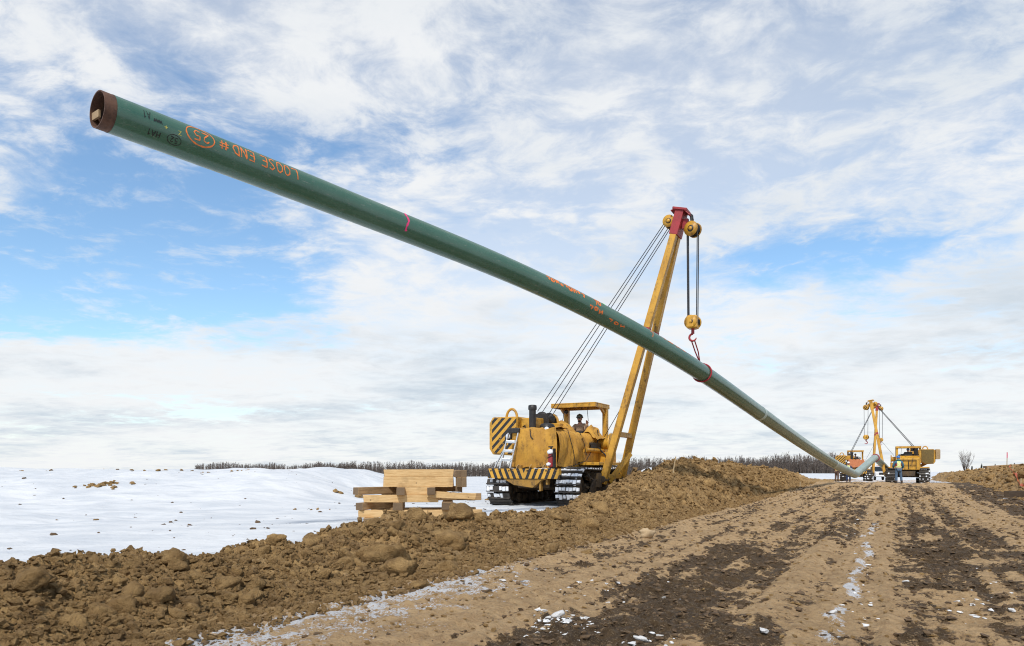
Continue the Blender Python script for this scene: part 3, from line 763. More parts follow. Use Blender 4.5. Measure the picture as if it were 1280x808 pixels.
# ------------------------------------------------------------------ the pipelayer tractor; local +Y forward, +X its right, boom on its left (-X)
def pipelayer(label, loc, yaw, cfg):
    root = empty('pipelayer_tractor', loc, yaw)
    tag(root, label, 'pipelayer', 'side boom tractors carrying the pipe')
    p = lambda mb, name, mat, bev=.012, par=root: mb.build(name, mat, par, bev)
    make_track(root, 1.20, cfg.get('snow_r', .4), 1, seed=cfg['seed']); make_track(root, -1.20, cfg.get('snow_l', .85), -1, seed=cfg['seed'] + 3)
    fm = MB(); fm.box(-.55, .55, -2.0, 2.0, .60, 1.22); fm.box(-1.15, 1.15, -1.2, -.8, .55, .85); fm.box(-1.15, 1.15, .6, .9, .5, .8)
    p(fm, 'main_frame', M_MUDST)
    p(MB().prism([(-.72, 1.22), (.72, 1.22), (.72, 2.22), (.58, 2.36), (-.58, 2.36), (-.72, 2.22)], -.95, 1.88), 'hood', M_YEL, .03)
    # fenders over the tracks and the deck under the seat
    p(MB().box(.78, 1.55, -2.1, .1, 1.30, 1.40).box(.78, .9, -2.1, .1, 1.40, 1.75), 'fender', M_YEL)
    fl = MB(); fl.box(-1.45, -.78, -2.1, .15, 1.30, 1.40); fl.box(-.92, -.78, -2.2, .15, 1.40, 1.78); fl.tube([(-.97, .12, 1.80), (-.97, -1.5, 1.80)], .075, 10)
    p(fl, 'fender', M_YEL)
    p(MB().box(-.85, .85, -2.3, -.75, 1.22, 1.72), 'cab_deck', M_YEL, .02)
    p(MB().prism([(-2.55, 1.15), (-1.98, 1.15), (-1.98, 2.18), (-2.2, 2.34), (-2.55, 2.1)], -.82, .82, 'x'), 'rear_tank', M_YEL, .04)
    p(MB().prism([(-.5, 1.05), (.5, 1.05), (.42, .65), (-.42, .65)], -2.72, -2.2, 'y'), 'drawbar_housing', M_MUDST)
    # rear guard rail
    gr_ = MB()
    for x in (-.55, .0, .55): gr_.tube([(x, -2.62, 1.2), (x, -2.62, 1.95)], .025, 6)
    gr_.tube([(-.55, -2.62, 1.95), (.55, -2.62, 1.95)], .025, 6); gr_.tube([(-.55, -2.62, 1.55), (.55, -2.62, 1.55)], .02, 6)
    p(gr_, 'guard_rail', M_BLK, 0)
    # seat, console and levers
    st = MB(); st.box(-.3, .3, -2.0, -1.45, 1.95, 2.10); st.box(-.3, .3, -2.08, -1.93, 2.08, 2.65)
    p(st, 'seat', M_SEAT, .04)
    p(MB().prism([(-1.15, 1.72), (-.75, 1.72), (-.75, 2.45), (-.95, 2.5), (-1.15, 2.2)], -.5, .5, 'x'), 'dashboard', M_BLK, .02)
    for x in (-.42, -.5, -.58, .45):
        p(MB().tube([(x, -1.25, 1.72), (x, -1.32, 2.45)], .014, 6).lathe([(.0, -.03), (.03, 0), (.0, .03)], (x, -1.32, 2.47), (0, 0, 1), 8), 'control_lever', M_BLK, 0)
    # roll-over canopy: two rear posts and a cantilevered roof
    zt = cfg.get('roof_z', 3.48); rw = cfg.get('roof_w', .84)
    po = []
    for x in (-rw + .09, rw - .09):
        p(MB().beam((x, -2.3, 1.7), (x, -2.3, zt - .12), .17, .2), 'canopy_post', M_YEL, .02)
    if cfg.get('front_posts'):
        for x in (-rw + .05, rw - .05): p(MB().beam((x, -1.12, 1.7), (x, -1.12, zt - .12), .07, .07), 'canopy_post', M_YELD, .01)
    rf = MB(); rf.box(-rw, rw, -2.5, -1.1, zt - .045, zt)
    for x in (-rw, rw - .05): rf.box(x, x + .05, -2.5, -1.1, zt - .16, zt - .047)
    for y in (-2.5, -1.15): rf.box(-rw + .052, rw - .052, y, y + .05, zt - .16, zt - .047)
    rf.beam((-rw + .09, -2.3, zt - .4), (-rw + .09, -1.75, zt - .1), .08, .1); rf.beam((rw - .09, -2.3, zt - .4), (rw - .09, -1.75, zt - .1), .08, .1)
    p(rf, 'canopy_roof', M_YEL, .012)
    # hydraulic hoses and a horn dangling under the canopy
    hs = MB(); hs.tube([(.5, -1.5, zt - .15), (.52, -1.45, zt - .5), (.6, -1.4, zt - .8)], .012, 6); p(hs, 'hanging_hose', M_BLK, 0)
    hs = MB(); hs.tube([(-.45, -1.3, zt - .15), (-.5, -1.3, zt - .65)], .01, 6); p(hs, 'hanging_hose', M_BLK, 0)
    hs = MB(); hs.tube([(.42, -1.5, zt - .02), (.42, -1.5, zt - .25)], .012, 6); hs.lathe([(0, -.08), (.07, -.05), (.08, .02), (.03, .07), (0, .08)], (.42, -1.5, zt - .27), (0, 0, 1), 12)
    p(hs, 'horn', M_BLK, 0)
    # front: radiator guard, bumper and belly plate
    rg_ = MB(); rg_.box(-.74, .74, 1.88, 2.02, 1.22, 1.34); rg_.box(-.74, .74, 1.88, 2.02, 2.24, 2.36); rg_.box(-.74, -.62, 1.88, 2.02, 1.34, 2.24); rg_.box(.62, .74, 1.88, 2.02, 1.34, 2.24)
    p(rg_, 'radiator_guard', M_YEL)
    gl = MB()
    for k in range(9): gl.box(-.60, .60, 1.90, 1.95, 1.40 + k * .095, 1.43 + k * .095)
    p(gl, 'radiator_grille', M_BLK, 0)
    p(MB().box(-1.0, 1.44, 2.10, 2.30, .88, 1.19), 'front_bumper', M_STRIPE_B, .01)
    for bb in ((-.5, -.36, 2.0, 2.12, .9, 1.3), (.36, .5, 2.0, 2.12, .9, 1.3), (.9, 1.04, 1.3, 2.12, .93, 1.13)): p(MB().box(*bb), 'bumper_bracket', M_YELD)
    bp_ = MB(); bp_.prism([(.92, .878), (.55, .68), (-.1, .60), (-.42, .84), (-.62, .878)], 2.06, 2.26, 'y'); bp_.box(-.60, -.52, 2.05, 2.2, .7, .87); bp_.box(-.36, -.29, 2.05, 2.2, .5, .87)
    p(bp_, 'belly_plate', M_YELD, .01)
    # counterweight on the right side, racks and sheaves behind it
    cw = MB(); cw.prism([(1.02, 2.9), (1.02, 1.85), (1.28, 1.62), (1.95, 1.66), (2.08, 1.85), (2.08, 2.7), (1.95, 2.9)][::-1], -.75, 1.12, 'y')
    p(cw, 'counterweight', cfg.get('cw_mat', M_YEL), .03)
    p(MB().prism([(1.05, 2.86), (1.05, 1.88), (1.30, 1.67), (1.85, 1.70), (1.95, 1.86), (1.95, 2.86)][::-1], 1.123, 1.16, 'y'), 'warning_board', M_STRIPE_W, .004)
    p(MB().prism([(1.05, 2.86), (1.05, 1.88), (1.30, 1.67), (1.85, 1.70), (1.95, 1.86), (1.95, 2.86)][::-1], -.80, -.753, 'y'), 'screen_panel', M_MESHW if cfg.get('screen') else M_YEL, .004)
    if cfg.get('screen'): p(MB().prism([(2.09, 2.88), (2.09, 2.05), (2.38, 2.05), (2.42, 2.12), (2.42, 2.82), (2.36, 2.88)][::-1], -.9, .5, 'y'), 'side_ballast', M_TAN, .03)
    arms = MB(); arms.beam((.55, .5, 1.2), (1.5, .5, 1.75), .2, .22); arms.beam((.55, -.3, 1.2), (1.5, -.3, 1.75), .2, .22); arms.beam((.4, .1, 2.35), (1.1, .1, 2.7), .16, .16)
    p(arms, 'counterweight_arm', M_YELD)
    p(MB().box(.45, 1.0, .15, .9, 2.38, 2.86), 'winch_housing', M_YEL, .03)
    p(MB().box(.05, .5, -.6, -.1, 2.37, 2.72), 'winch_housing', M_YEL, .03)
    dr = MB(); dr.lathe([(0, -.3), (.24, -.3), (.24, -.26), (.15, -.25), (.15, .25), (.24, .26), (.24, .3), (0, .3)], (.55, -.05, 2.86), (0, 1, 0), 20)
    dr.box(.28, .82, -.42, -.37, 2.3, 3.0); dr.box(.28, .82, .27, .32, 2.3, 3.02)
    p(dr, 'winch_drum', M_BLK, 0)
    ld = MB(); ld.lathe([(0, -.28), (.36, -.28), (.36, -.22), (.2, -.2), (.2, .2), (.36, .22), (.36, .28), (0, .28)], (-1.0, -1.55, 2.05), (1, 0, 0), 24); ld.box(-1.3, -.8, -1.9, -1.2, 1.4, 1.75)
    p(ld, 'load_winch', M_YEL, .01)
    for (x, y, z, r) in ((1.42, .75, 2.88, .20), (.42, -.35, 2.72, .20)):
        ey = [Vector((x + r * 1.0 * math.cos(R(a)), y, z + r * 1.5 * math.sin(R(a)))) for a in range(-10, 191, 20)]
        p(MB().tube(ey, .045, 8), 'lifting_eye', M_YEL, 0)
    # engine top: stack, air cleaner, lamps
    sk = MB(); sk.cyl((.40, 1.25, 2.3), (.40, 1.25, 3.12), .11, 14); sk.lathe([(.135, 0), (.14, .05), (.135, .14), (.09, .16), (0, .16)], (.40, 1.25, 3.08), (0, 0, 1), 14)
    p(sk, 'exhaust_stack', M_BLK, 0)
    ac = MB(); ac.cyl((.02, .95, 2.3), (.02, .95, 2.5), .1, 12); ac.lathe([(0, 0), (.24, .0), (.25, .08), (.2, .15), (.08, .18), (0, .18)], (.02, .95, 2.48), (0, 0, 1), 16)
    p(ac, 'air_cleaner', M_BLK, 0)
    for (x, y, z) in ((-.46, 1.95, 2.40), (1.0, 1.75, 2.22)):
        hl = MB(); hl.box(x - .12, x + .12, y - .1, y + .06, z - .1, z + .1); hl.box(x - .03, x + .03, y - .06, y, z - .28, z - .1)
        h_ = p(hl, 'headlight', M_BLK, .015)
        MB().lathe([(.085, 0), (.07, .025), (0, .035)], (x, y + .055, z), (0, 1, 0), 14).build('lens', M_LENS, h_)
    # ------------------------------------------------ boom
    tx, tz = cfg.get('tip', (-4.0, 9.3)); yc = -.43; zb = .85; xb = -1.72
    yf, yr = yc + .85, yc - .85
    d = Vector((tx - xb, 0, tz - zb)); L = d.length; d.normalize()
    pv = MB()
    for y in (yf, yr):
        pv.cyl((xb, y - .22, zb), (xb, y + .22, zb), .11, 14); pv.box(xb, xb + .36, y - .26, y - .18, zb - .25, zb + .2); pv.box(xb, xb + .36, y + .18, y + .26, zb - .25, zb + .2)
    pv.box(xb + .3, xb + .4, yr - .3, yf + .3, zb - .3, zb + .12)
    p(pv, 'boom_pivot', M_MUDST, 0)
    side = Vector((d.z, 0, -d.x))
    for y in (yf, yr):
        q0 = Vector((xb, y, zb)); q1 = Vector((tx, yc + (.16 if y > yc else -.16), tz)) - d * .75
        ax = (q1 - q0).normalized()
        lg = MB().beam(q0 - ax * .15, q1, .205, .235, (0, 1, 0))
        leg = p(lg, 'boom_leg', M_YEL, .015)
        bd = MB(); f = .60; c0 = q0.lerp(q1, f); bd.beam(c0, c0 + ax * .16, .211, .241, (0, 1, 0)); p(bd, 'red_band', M_RED, 0, leg)
    cb = MB(); f = .17; a_ = Vector((xb, yf, zb)).lerp(Vector((tx, yc + .16, tz)), f); b_ = Vector((xb, yr, zb)).lerp(Vector((tx, yc - .16, tz)), f)
    cb.beam(a_, b_, .16, .16); a2 = Vector((xb, yf, zb)).lerp(Vector((tx, yc + .16, tz)), .015); b2 = Vector((xb, yc - .2, zb)).lerp(Vector((tx, yc - .16, tz)), .06)
    cb.beam((xb + .02, yc + .35, zb - .1), b_ + Vector((.0, .12, -.6)), .12, .14); cb.beam((xb, yf - .1, zb + .08), (xb, yr + .1, zb + .08), .14, .14)
    p(cb, 'boom_crossbar', M_YEL, .01)
    T = Vector((tx, yc, tz))
    hd = MB(); hd.beam(T - d * .80, T - d * .04, .27, .58, (0, 1, 0), .27, .50)
    hd.beam(T - d * .04, T + d * .03, .46, .60, (0, 1, 0)); hd.beam(T - d * .02 - side * .15, T - d * .16 - side * .36, .56, .03, d); hd.beam(T - d * .02 + side * .15, T - d * .10 + side * .27, .56, .03, d)
    hd.beam(T - d * .42 - side * .12, T - d * .36 - side * .32, .14, .30, d)
    p(hd, 'boom_head', cfg.get('head_mat', M_RED), .01)
    # sheave blocks: boom line on the inner side, load line on the outer side
    def block(c, axis, r, w, name, n_sh=3, mat=M_YEL):
        mb = MB(); c = Vector(c); ax = Vector(axis).normalized()
        for k in (-1, 1): mb.lathe([(0, -.02), (r, -.02), (r, .02), (0, .02)], c + ax * (w / 2 * k), ax, 20)
        mb.lathe([(0, -w / 2 - .05), (.06, -w / 2 - .05), (.06, w / 2 + .05), (0, w / 2 + .05)], c, ax, 10)
        o = p(mb, name, mat, 0)
        for k in (-1, 1): MB().lathe([(0, -.006), (r * .45, -.006), (r * .42, .006), (0, .006)], c + ax * ((w / 2 + .028) * k), ax, 14).build('hub', M_BLK, o)
        s_ = MB()
        for k in range(n_sh):
            cc = c + ax * (w * ((k + .5) / n_sh - .5)); s_.lathe([(0, -.02), (r * .92, -.025), (r * .8, 0), (r * .92, .025), (0, .02)], cc, ax, 18)
        s_.build('sheave', M_BLK, o); return o
    bl = T - d * .38 + side * .30
    block(bl, (0, 1, 0), .19, .26, 'boom_line_block')
    ub = T - d * .02 - side * .36 + Vector((0, 0, -.52))
    block(ub, (.25, 1, 0), .23, .26, 'upper_load_block')
    p(MB().tube([T - d * .1 - side * .34, ub + Vector((0, 0, .1))], .05, 8).tube([T - d * .1 - side * .34 + Vector((0, .08, 0)), ub + Vector((0, .08, .1))], .04, 8), 'shackle', M_BLK, 0)
    hookz = cfg['hook_z']; lb_ = Vector((ub.x, ub.y, hookz))
    o = block(lb_, (.25, 1, 0), .21, .30, 'lower_load_block')
    p(MB().box(lb_.x - .17, lb_.x + .17, lb_.y - .19, lb_.y + .19, lb_.z - .20, lb_.z + .20), 'load_block_casing', M_YEL, .05)
    hk = MB(); hk.cyl(lb_ + Vector((0, 0, -.2)), lb_ + Vector((0, 0, -.36)), .05, 10)
    hk.tube([lb_ + Vector((.11 * math.sin(R(a)), 0, -.47 + .11 * math.cos(R(a)))) for a in range(0, 261, 20)], [.034] * 9 + [.03, .028, .025, .02, .015], 8)
    p(hk, 'hook', M_RED, 0)
    for k, (dx, dy) in enumerate(((-.16, -.09), (-.16, .09), (.16, -.09), (.16, .0), (.16, .09))):
        p(MB().tube([ub + Vector((dx, dy, 0)), lb_ + Vector((dx * .85, dy, .1))], .016, 6), 'hoist_cable', M_CABLE, 0)
    for k in range(4):
        o_ = (k - 1.5)
        cd_ = (bl - Vector((.6, -.05, 3.0))).normalized(); cn = Vector((cd_.z, 0, -cd_.x)); w_a, w_b = (-.19, -.10, .10, .22)[k] * cfg.get('spread', 1), (-.10, -.055, .055, .10)[k] * cfg.get('spread', 1)
        p(MB().tube([Vector((.6, -.05 + o_ * .10, 3.0)) + cn * w_a, bl + cn * w_b + Vector((0, o_ * .05, 0))], .013, 6), 'boom_cable', M_CABLE, 0)
    p(MB().tube([T - d * .5 - side * .1, Vector((xb, yc, zb)) + d * 3.0 - side * .05 + Vector((.2, 0, 0)), (-1.0, -1.55, 2.3)], .012, 6), 'load_cable', M_CABLE, 0)
    # ------------------------------------------------ dressing of this one machine
    if cfg.get('tarp'): tarp_and_kit(root, p)
    if cfg.get('front_cloth'):
        P = []
        for i in range(9):
            row = []
            for j in range(13):
                x = .78 - 1.56 * j / 12; z = 2.42 - .85 * i / 8
                row.append((x, 2.06 + .035 * math.sin(j * 1.9 + i * .5), z + .03 * math.sin(j * 1.1)))
            P.append(row)
        p(MB().grid(P), 'radiator_cover', M_PINK, 0)
    return root

def tarp_and_kit(root, p):
    # winter cover: over the radiator front and the left of the engine, bunched up before the seat
    def wr(a, b): return .042 * math.sin(a * 4.1 + b * 3.3) + .030 * math.sin(a * 8.3 - b * 6.1 + 1) + .018 * abs(math.sin(b * 5 + a * 7))
    # front panel
    P = []
    for i in range(17):
        f = i / 16; row = []
        for j in range(25):
            h = j / 24; x = .70 - 1.50 * h
            bulge = .07 * math.sin(math.pi * h) * math.sin(math.pi * min(f * 1.1, 1)) + wr(x, f) * .55
            z = 2.43 - 1.20 * f + .02 * math.sin(j * .9)
            row.append((x * (1 + .05 * f), 2.06 + bulge, z))
        P.append(row)
    fr = MB().grid(P)
    # top panel back to the air cleaner
    P2 = []
    for i in range(9):
        f = i / 8; P2.append([(.70 - 1.50 * j / 24, 2.06 - .9 * f + wr((.70 - 1.5 * j / 24), 0) * .55 * (1 - f), 2.43 + .035 * math.sin(math.pi * f) + .02 * math.sin(j * .9) + .5 * wr(j * .3, f * 3) * f) for j in range(25)])
    fr.grid(P2)
    p(fr, 'canvas_cover', M_TARP, 0)
    # side panel: y from front corner to the seat, lower edge swept up
    P = []
    NY, NZ = 34, 16
    for j in range(NY + 1):
        f = j / NY; y = 2.05 - 3.35 * f
        zl = float(np.interp(y, [-1.3, -.9, -.35, .2, .9, 1.45, 2.05], [2.22, 2.05, 1.74, 1.42, 1.30, 1.24, 1.27]))
        zu = float(np.interp(y, [-1.35, -1.1, -.85, -.5, -.1, .5, 1.1, 2.05], [2.66, 2.60, 2.52, 2.38, 2.36, 2.40, 2.42, 2.42]))
        row = []
        for i in range(NZ + 1):
            h = i / NZ; z = zl + (zu - zl) * h
            x = -.82 - .10 * math.sin(math.pi * h) - .10 * (1 - h) * math.sin(math.pi * min(1, f * 1.2)) + wr(y * 1.3, z * 1.2) * 1.5 * math.sin(math.pi * min(1, max(0, f * 1.05))) - .05 * math.exp(-((y - 1.25 + .35 * (z - 1.8)) / .07) ** 2)
            if h > .8: x += .16 * ((h - .8) / .2) ** 2
            row.append((x, y, z))
        P.append(row)
    sd = MB().grid(P)
    p(sd, 'canvas_cover', M_TARP, 0)
    # peaks of the cover before the driver
    def peak(cx, cy, top, wx, wy, zbase, name='canvas_cover'):
        P = []
        for i in range(13):
            a = i / 12; row = []
            for j in range(15):
                b = j / 14; x = cx + wx * (b - .5) * 2; y = cy + wy * (a - .5) * 2
                k = max(0, 1 - math.sqrt((b - .5) ** 2 * 4 + (a - .5) ** 2 * 1.6))
                row.append((x, y + .03 * math.sin(b * 14), zbase + (top - zbase) * k ** .85 + wr(x * 2, y * 2) * .6))
            P.append(row)
        return MB().grid(P)
    p(peak(.22, -.62, 2.88, .62, .55, 2.30), 'canvas_cover', M_TARP, 0)
    p(peak(-.72, -1.05, 2.68, .34, .50, 2.20), 'canvas_cover', M_TARP, 0)
    for sm in ([(-.845, 1.28, 2.41), (-.95, 1.30, 2.1), (-1.0, 1.18, 1.75), (-1.0, 1.02, 1.30)], [(-.86, .30, 2.34), (-.97, .22, 2.0), (-1.02, .15, 1.62)], [(-.93, -.95, 2.10), (-.99, -.35, 1.76), (-1.02, .2, 1.44), (-.97, .9, 1.31), (-.94, 1.45, 1.26)]):
        p(MB().tube(sm, .011, 6), 'canvas_dark_line', M_BLK, 0)  # thin black tubes stand in for fold shade; one follows the lower edge
    for x in (.45, .0, -.45):
        p(MB().tube([(x, 2.12, 1.32), (x + .02, 2.2, 1.26), (x, 2.26, 1.19)], .010, 6), 'tie_rope', M_TAN, 0)
    for x in np.linspace(-.9, 1.34, 8):
        p(MB().lathe([(.0, .025), (.022, .02), (.026, 0)], (float(x), 2.30, 1.13), (0, 1, 0), 8), 'bolt', M_MUDST, 0)
    for hp in ([(.72, .4, 2.3), (.9, .5, 2.55), (1.05, .6, 2.5)], [(.6, 1.3, 2.36), (.8, 1.0, 2.6), (1.02, .8, 2.55)], [(-.75, -.9, 2.0), (-1.0, -1.0, 1.9), (-1.2, -1.2, 1.6), (-1.5, -.9, 1.2)], [(-.8, -1.1, 1.9), (-1.15, -1.15, 1.7), (-1.55, -1.1, 1.15)]):
        p(MB().tube(hp, .022, 7), 'hydraulic_hose', M_BLK, 0)
    # torn pocket below the cover edge: dark tool tray and a strap
    p(MB().box(-.99, -.80, -1.25, -.35, 1.98, 2.06).box(-.99, -.96, -1.25, -.35, 1.84, 1.98), 'tool_tray', M_BLK, .01)
    for tp in ([(-.97, -.95, 2.5), (-1.0, -.98, 2.25), (-.99, -.9, 2.05)], [(.05, 2.13, 2.42), (.02, 2.16, 2.2), (-.06, 2.15, 2.1)]): p(MB().tube(tp, .016, 6), 'tie_strap', M_BLK, 0)
    # aluminium ladder hooked to the front
    ld = MB(); a0, a1 = Vector((.46, 2.10, 2.34)), Vector((.62, 2.36, 1.20)); b0, b1 = Vector((.80, 2.10, 2.36)), Vector((.98, 2.36, 1.20))
    ld.beam(a0, a1, .035, .07, (0, 1, 0)); ld.beam(b0, b1, .035, .07, (0, 1, 0)); ld.beam(b0.lerp(b1, .45), (1.22, 2.28, 1.22), .03, .05, (0, 1, 0))
    lo = p(ld, 'ladder', M_ALU, .004)
    for f in (.30, .55, .78):
        MB().beam(a0.lerp(a1, f), b0.lerp(b1, f), .13, .045).build('ladder_step', M_ALU, lo, .006)
        s_ = MB(); q0, q1 = a0.lerp(a1, f) + Vector((.02, .02, .045)), b0.lerp(b1, f) + Vector((-.02, .02, .045)); s_.beam(q0, q1, .12, .055, w1=.10, h1=.04); s_.build('packed_snow', M_CAKE, lo, .015)
    p(MB().box(.42, .86, 2.02, 2.16, 2.30, 2.46), 'black_bag', M_BLK, .04)
    # extinguisher strapped to the corner
    ex = MB(); ex.lathe([(0, 0), (.085, .0), (.09, .03), (.09, .42), (.06, .50), (.03, .53), (0, .53)], (-.70, 2.20, 1.24), (0, 0, 1), 14)
    e_ = p(ex, 'fire_extinguisher', M_RED, 0)
    MB().cyl((-.70, 2.20, 1.77), (-.70, 2.20, 1.86), .03, 8).box(-.76, -.62, 2.17, 2.23, 1.83, 1.87).build('valve_handle', M_BLK, e_)
    MB().box(-.82, -.79, 2.12, 2.28, 1.22, 1.8).tube([(-.82, 2.26, 1.62), (-.70, 2.31, 1.55), (-.58, 2.24, 1.5)], .012, 6).build('bracket', M_BLK, e_)
    sn = MB().lathe([(0, -.01), (.10, 0), (.11, .05), (.07, .10), (0, .12)], (-.70, 2.23, 1.66), (0, .3, 1), 10)
    sn.build('packed_snow', M_CAKE, e_)
    MB().lathe([(0, -.01), (.07, 0), (.08, .05), (.0, .09)], (-.66, 2.28, 1.30), (0, .5, 1), 8).build('packed_snow', M_CAKE, e_)
    # rags of snow on bumper and hood edges
    rg = random.Random(4); sn = MB()
    for k in range(10):
        x = rg.uniform(-.9, 1.3); sn.add([Vector((x, 2.2 + rg.uniform(-.05, .05), 1.195)) + Vector(v) * rg.uniform(.02, .05) for v in ICO_V * np.array([1.6, 1, .5])], ICO_F.tolist())
    tag(p(sn, 'packed_snow', M_CAKE, 0), kind='stuff')

def ground_under(x, y, yaw, f):
    zs = []
    for a in (-1.6, 0, 1.5):
        for b in (-1.2, 1.2):
            c, s = math.cos(yaw), math.sin(yaw); zs.append(f(x + b * c - a * s, y + b * s + a * c))
    return float(np.mean(zs))
FACE = math.pi - RA          # front towards the camera, parallel to the right of way
AWAY = -RA
nz = .085
near_m = pipelayer('large yellow side boom tractor with canvas cover and striped bumper holding up the pipe', (MACH.x, MACH.y, nz), FACE,
                   dict(seed=1, snow_l=.99, snow_r=.62, tarp=True, tip=(-4.0, 9.28), hook_z=5.75))
fz = dirt_z(38.0, 80.0) if True else 0
far_l = pipelayer('distant side boom tractor with orange cloth over its radiator, left of the pair', (38.2, 80.0, dirt_z(38.2, 80.0) - .02), FACE + R(4),
                  dict(seed=11, spread=.35, snow_l=.3, snow_r=.2, tip=(-2.15, 8.6), hook_z=4.6, front_cloth=True, cw_mat=M_YEL))
far_r = pipelayer('distant side boom tractor seen from behind with tan ballast, right of the pair', (34.0, 62.0, dirt_z(34.0, 62.0) - .02), AWAY + R(2),
                  dict(seed=21, spread=.35, snow_l=.15, snow_r=.35, tip=(-2.8, 7.2), hook_z=4.0, roof_z=3.12, roof_w=.93, front_posts=True, screen=True, cw_mat=M_YEL, head_mat=M_YEL))
# ------------------------------------------------------------------ the pipe
PR = .268
CTRL = [(121.5, 136.5, 10.3), (250, 185, 11.5), (380, 235.5, 13.1), (500, 283, 14.8), (640, 339, 16.9), (760, 397, 19.4), (870, 460, 22.3), (955, 521, 28.5), (1020, 566, 39.0), (1046, 582, 45.0)]
ctrl = [px(*c) for c in CTRL]
# straight run down to the field bend, up again, and down beyond the far tractor
low, high, tail = px(1069, 593.5, 51.5), px(1094, 572, 59.5), px(1118, 596, 68)
def catmull(P, n):
    out = []
    Q = [P[0] * 2 - P[1]] + P + [P[-1] * 2 - P[-2]]
    for i in range(1, len(Q) - 2):
        a, b, c, d = Q[i - 1:i + 3]
        for k in range(n):
            t = k / n; out.append(.5 * ((2 * b) + (c - a) * t + (2 * a - 5 * b + 4 * c - d) * t * t + (3 * b - a - 3 * c + d) * t ** 3))
    out.append(P[-1]); return out
def smooth_line(P, it):
    for _ in range(it): P = [P[0]] + [(P[i - 1] + P[i] * 2 + P[i + 1]) * .25 for i in range(1, len(P) - 1)] + [P[-1]]
    return P
line = smooth_line(catmull(ctrl, 14), 60)
def fillet(a, b, c, r, n=10):
    u = (a - b).normalized(); w = (c - b).normalized(); p0 = b + u * r; p1 = b + w * r
    return [p0 * (1 - k / n) ** 2 + b * 2 * (k / n) * (1 - k / n) + p1 * (k / n) ** 2 for k in range(n + 1)]
e0 = line[-1]
line = line + [e0.lerp(low, .5)] + fillet(e0, low, high, .55) + fillet(low, high, tail, .6) + [tail]
# even spacing
acc = [0]
for a, b in zip(line, line[1:]): acc.append(acc[-1] + (b - a).length)
LEN = acc[-1]
def pipe_at(q):
    q = min(max(q, 0), LEN - 1e-4); i = int(np.searchsorted(acc, q, side='right')) - 1; i = min(i, len(line) - 2)
    f = (q - acc[i]) / max(acc[i + 1] - acc[i], 1e-6); return line[i].lerp(line[i + 1], f)
def pipe_frame(q):
    t = (pipe_at(q + .06) - pipe_at(max(q - .06, 0))).normalized(); s = t.cross(Vector((0, 0, 1))).normalized(); return pipe_at(q), t, s, s.cross(t)
def on_pipe(q, phi, r=PR):
    c, t, s, u = pipe_frame(q); return c + (u * math.cos(phi) + s * math.sin(phi)) * r
def q_of_u(u):
    lo, hi = 0.0, LEN * .8
    for _ in range(40):
        m = (lo + hi) / 2; p = pipe_at(m)
        if p.x / p.y * FPX + 640 < u: lo = m
        else: hi = m
    return lo

def coat_material():
    m, q, b = new_mat('green_epoxy_coating')
    co = q.n('ShaderNodeTexCoord').outputs['Object']
    n1 = q.noise(co, 1.1, 5, .6); n2 = q.noise(co, 9, 6, .65); n3 = q.noise(q.vm('MULTIPLY', co, (.16, .16, 1)), 34, 5, .65)
    col = q.mix(q.ramp(n1, .3, .7), (0.040, 0.118, 0.078), (0.060, 0.140, 0.100))
    col = q.mix(q.ramp(n2, .56, .78, 0, .4), col, (0.13, 0.19, 0.155))
    col = q.mix(q.ramp(n3, .60, .74, 0, .55), col, (0.25, 0.25, 0.21))
    q.lk(col, b.inputs['Base Color'])
    q.lk(q.ramp(q.m('ADD', q.m('MULTIPLY', n2, .5), q.m('MULTIPLY', n3, .5)), .35, .65, .12, .34), b.inputs['Roughness']); b.inputs['Specular IOR Level'].default_value = .6
    set_bump(q, b, q.m('ADD', n2, q.m('MULTIPLY', n3, .3)), .05, .01)
    return m
M_COAT = coat_material()
M_RUST = paint('bare_rusty_steel', (0.085, 0.042, 0.028), (0.15, 0.075, 0.045), .75, .2, 5, .8, (0.03, 0.022, 0.018), .5, .25)
M_BORE = paint('dark_pipe_bore', (0.05, 0.034, 0.026), (0.09, 0.055, 0.035), .8, 0, 3, .7, bump=.1)
M_ORANGE = paint('orange_spray_paint', (0.85, 0.20, 0.035), (0.45, 0.15, 0.05), .75, 0, 11, .7, bump=0)
M_MAGENTA = paint('pink_spray_paint', (0.80, 0.05, 0.20), None, .7, 0, 9, .4, bump=0)
M_GREENP = paint('bright_green_spray_paint', (0.05, 0.65, 0.12), None, .7, 0, 9, .4, bump=0)
M_INK = paint('black_marker_ink', (0.012, 0.014, 0.014), None, .6, 0, 9, .4, bump=0)
M_YINK = paint('yellow_paint_marker', (0.55, 0.50, 0.10), None, .6, 0, 9, .4, bump=0)
M_JOINT = paint('pale_joint_coating', (0.42, 0.50, 0.46), (0.30, 0.40, 0.36), .5, 0, 6, .5, bump=.1)
M_WOOD0 = paint('weathered_board', (0.36, 0.25, 0.14), (0.24, 0.16, 0.09), .8, 0, 6, .7, bump=.3)

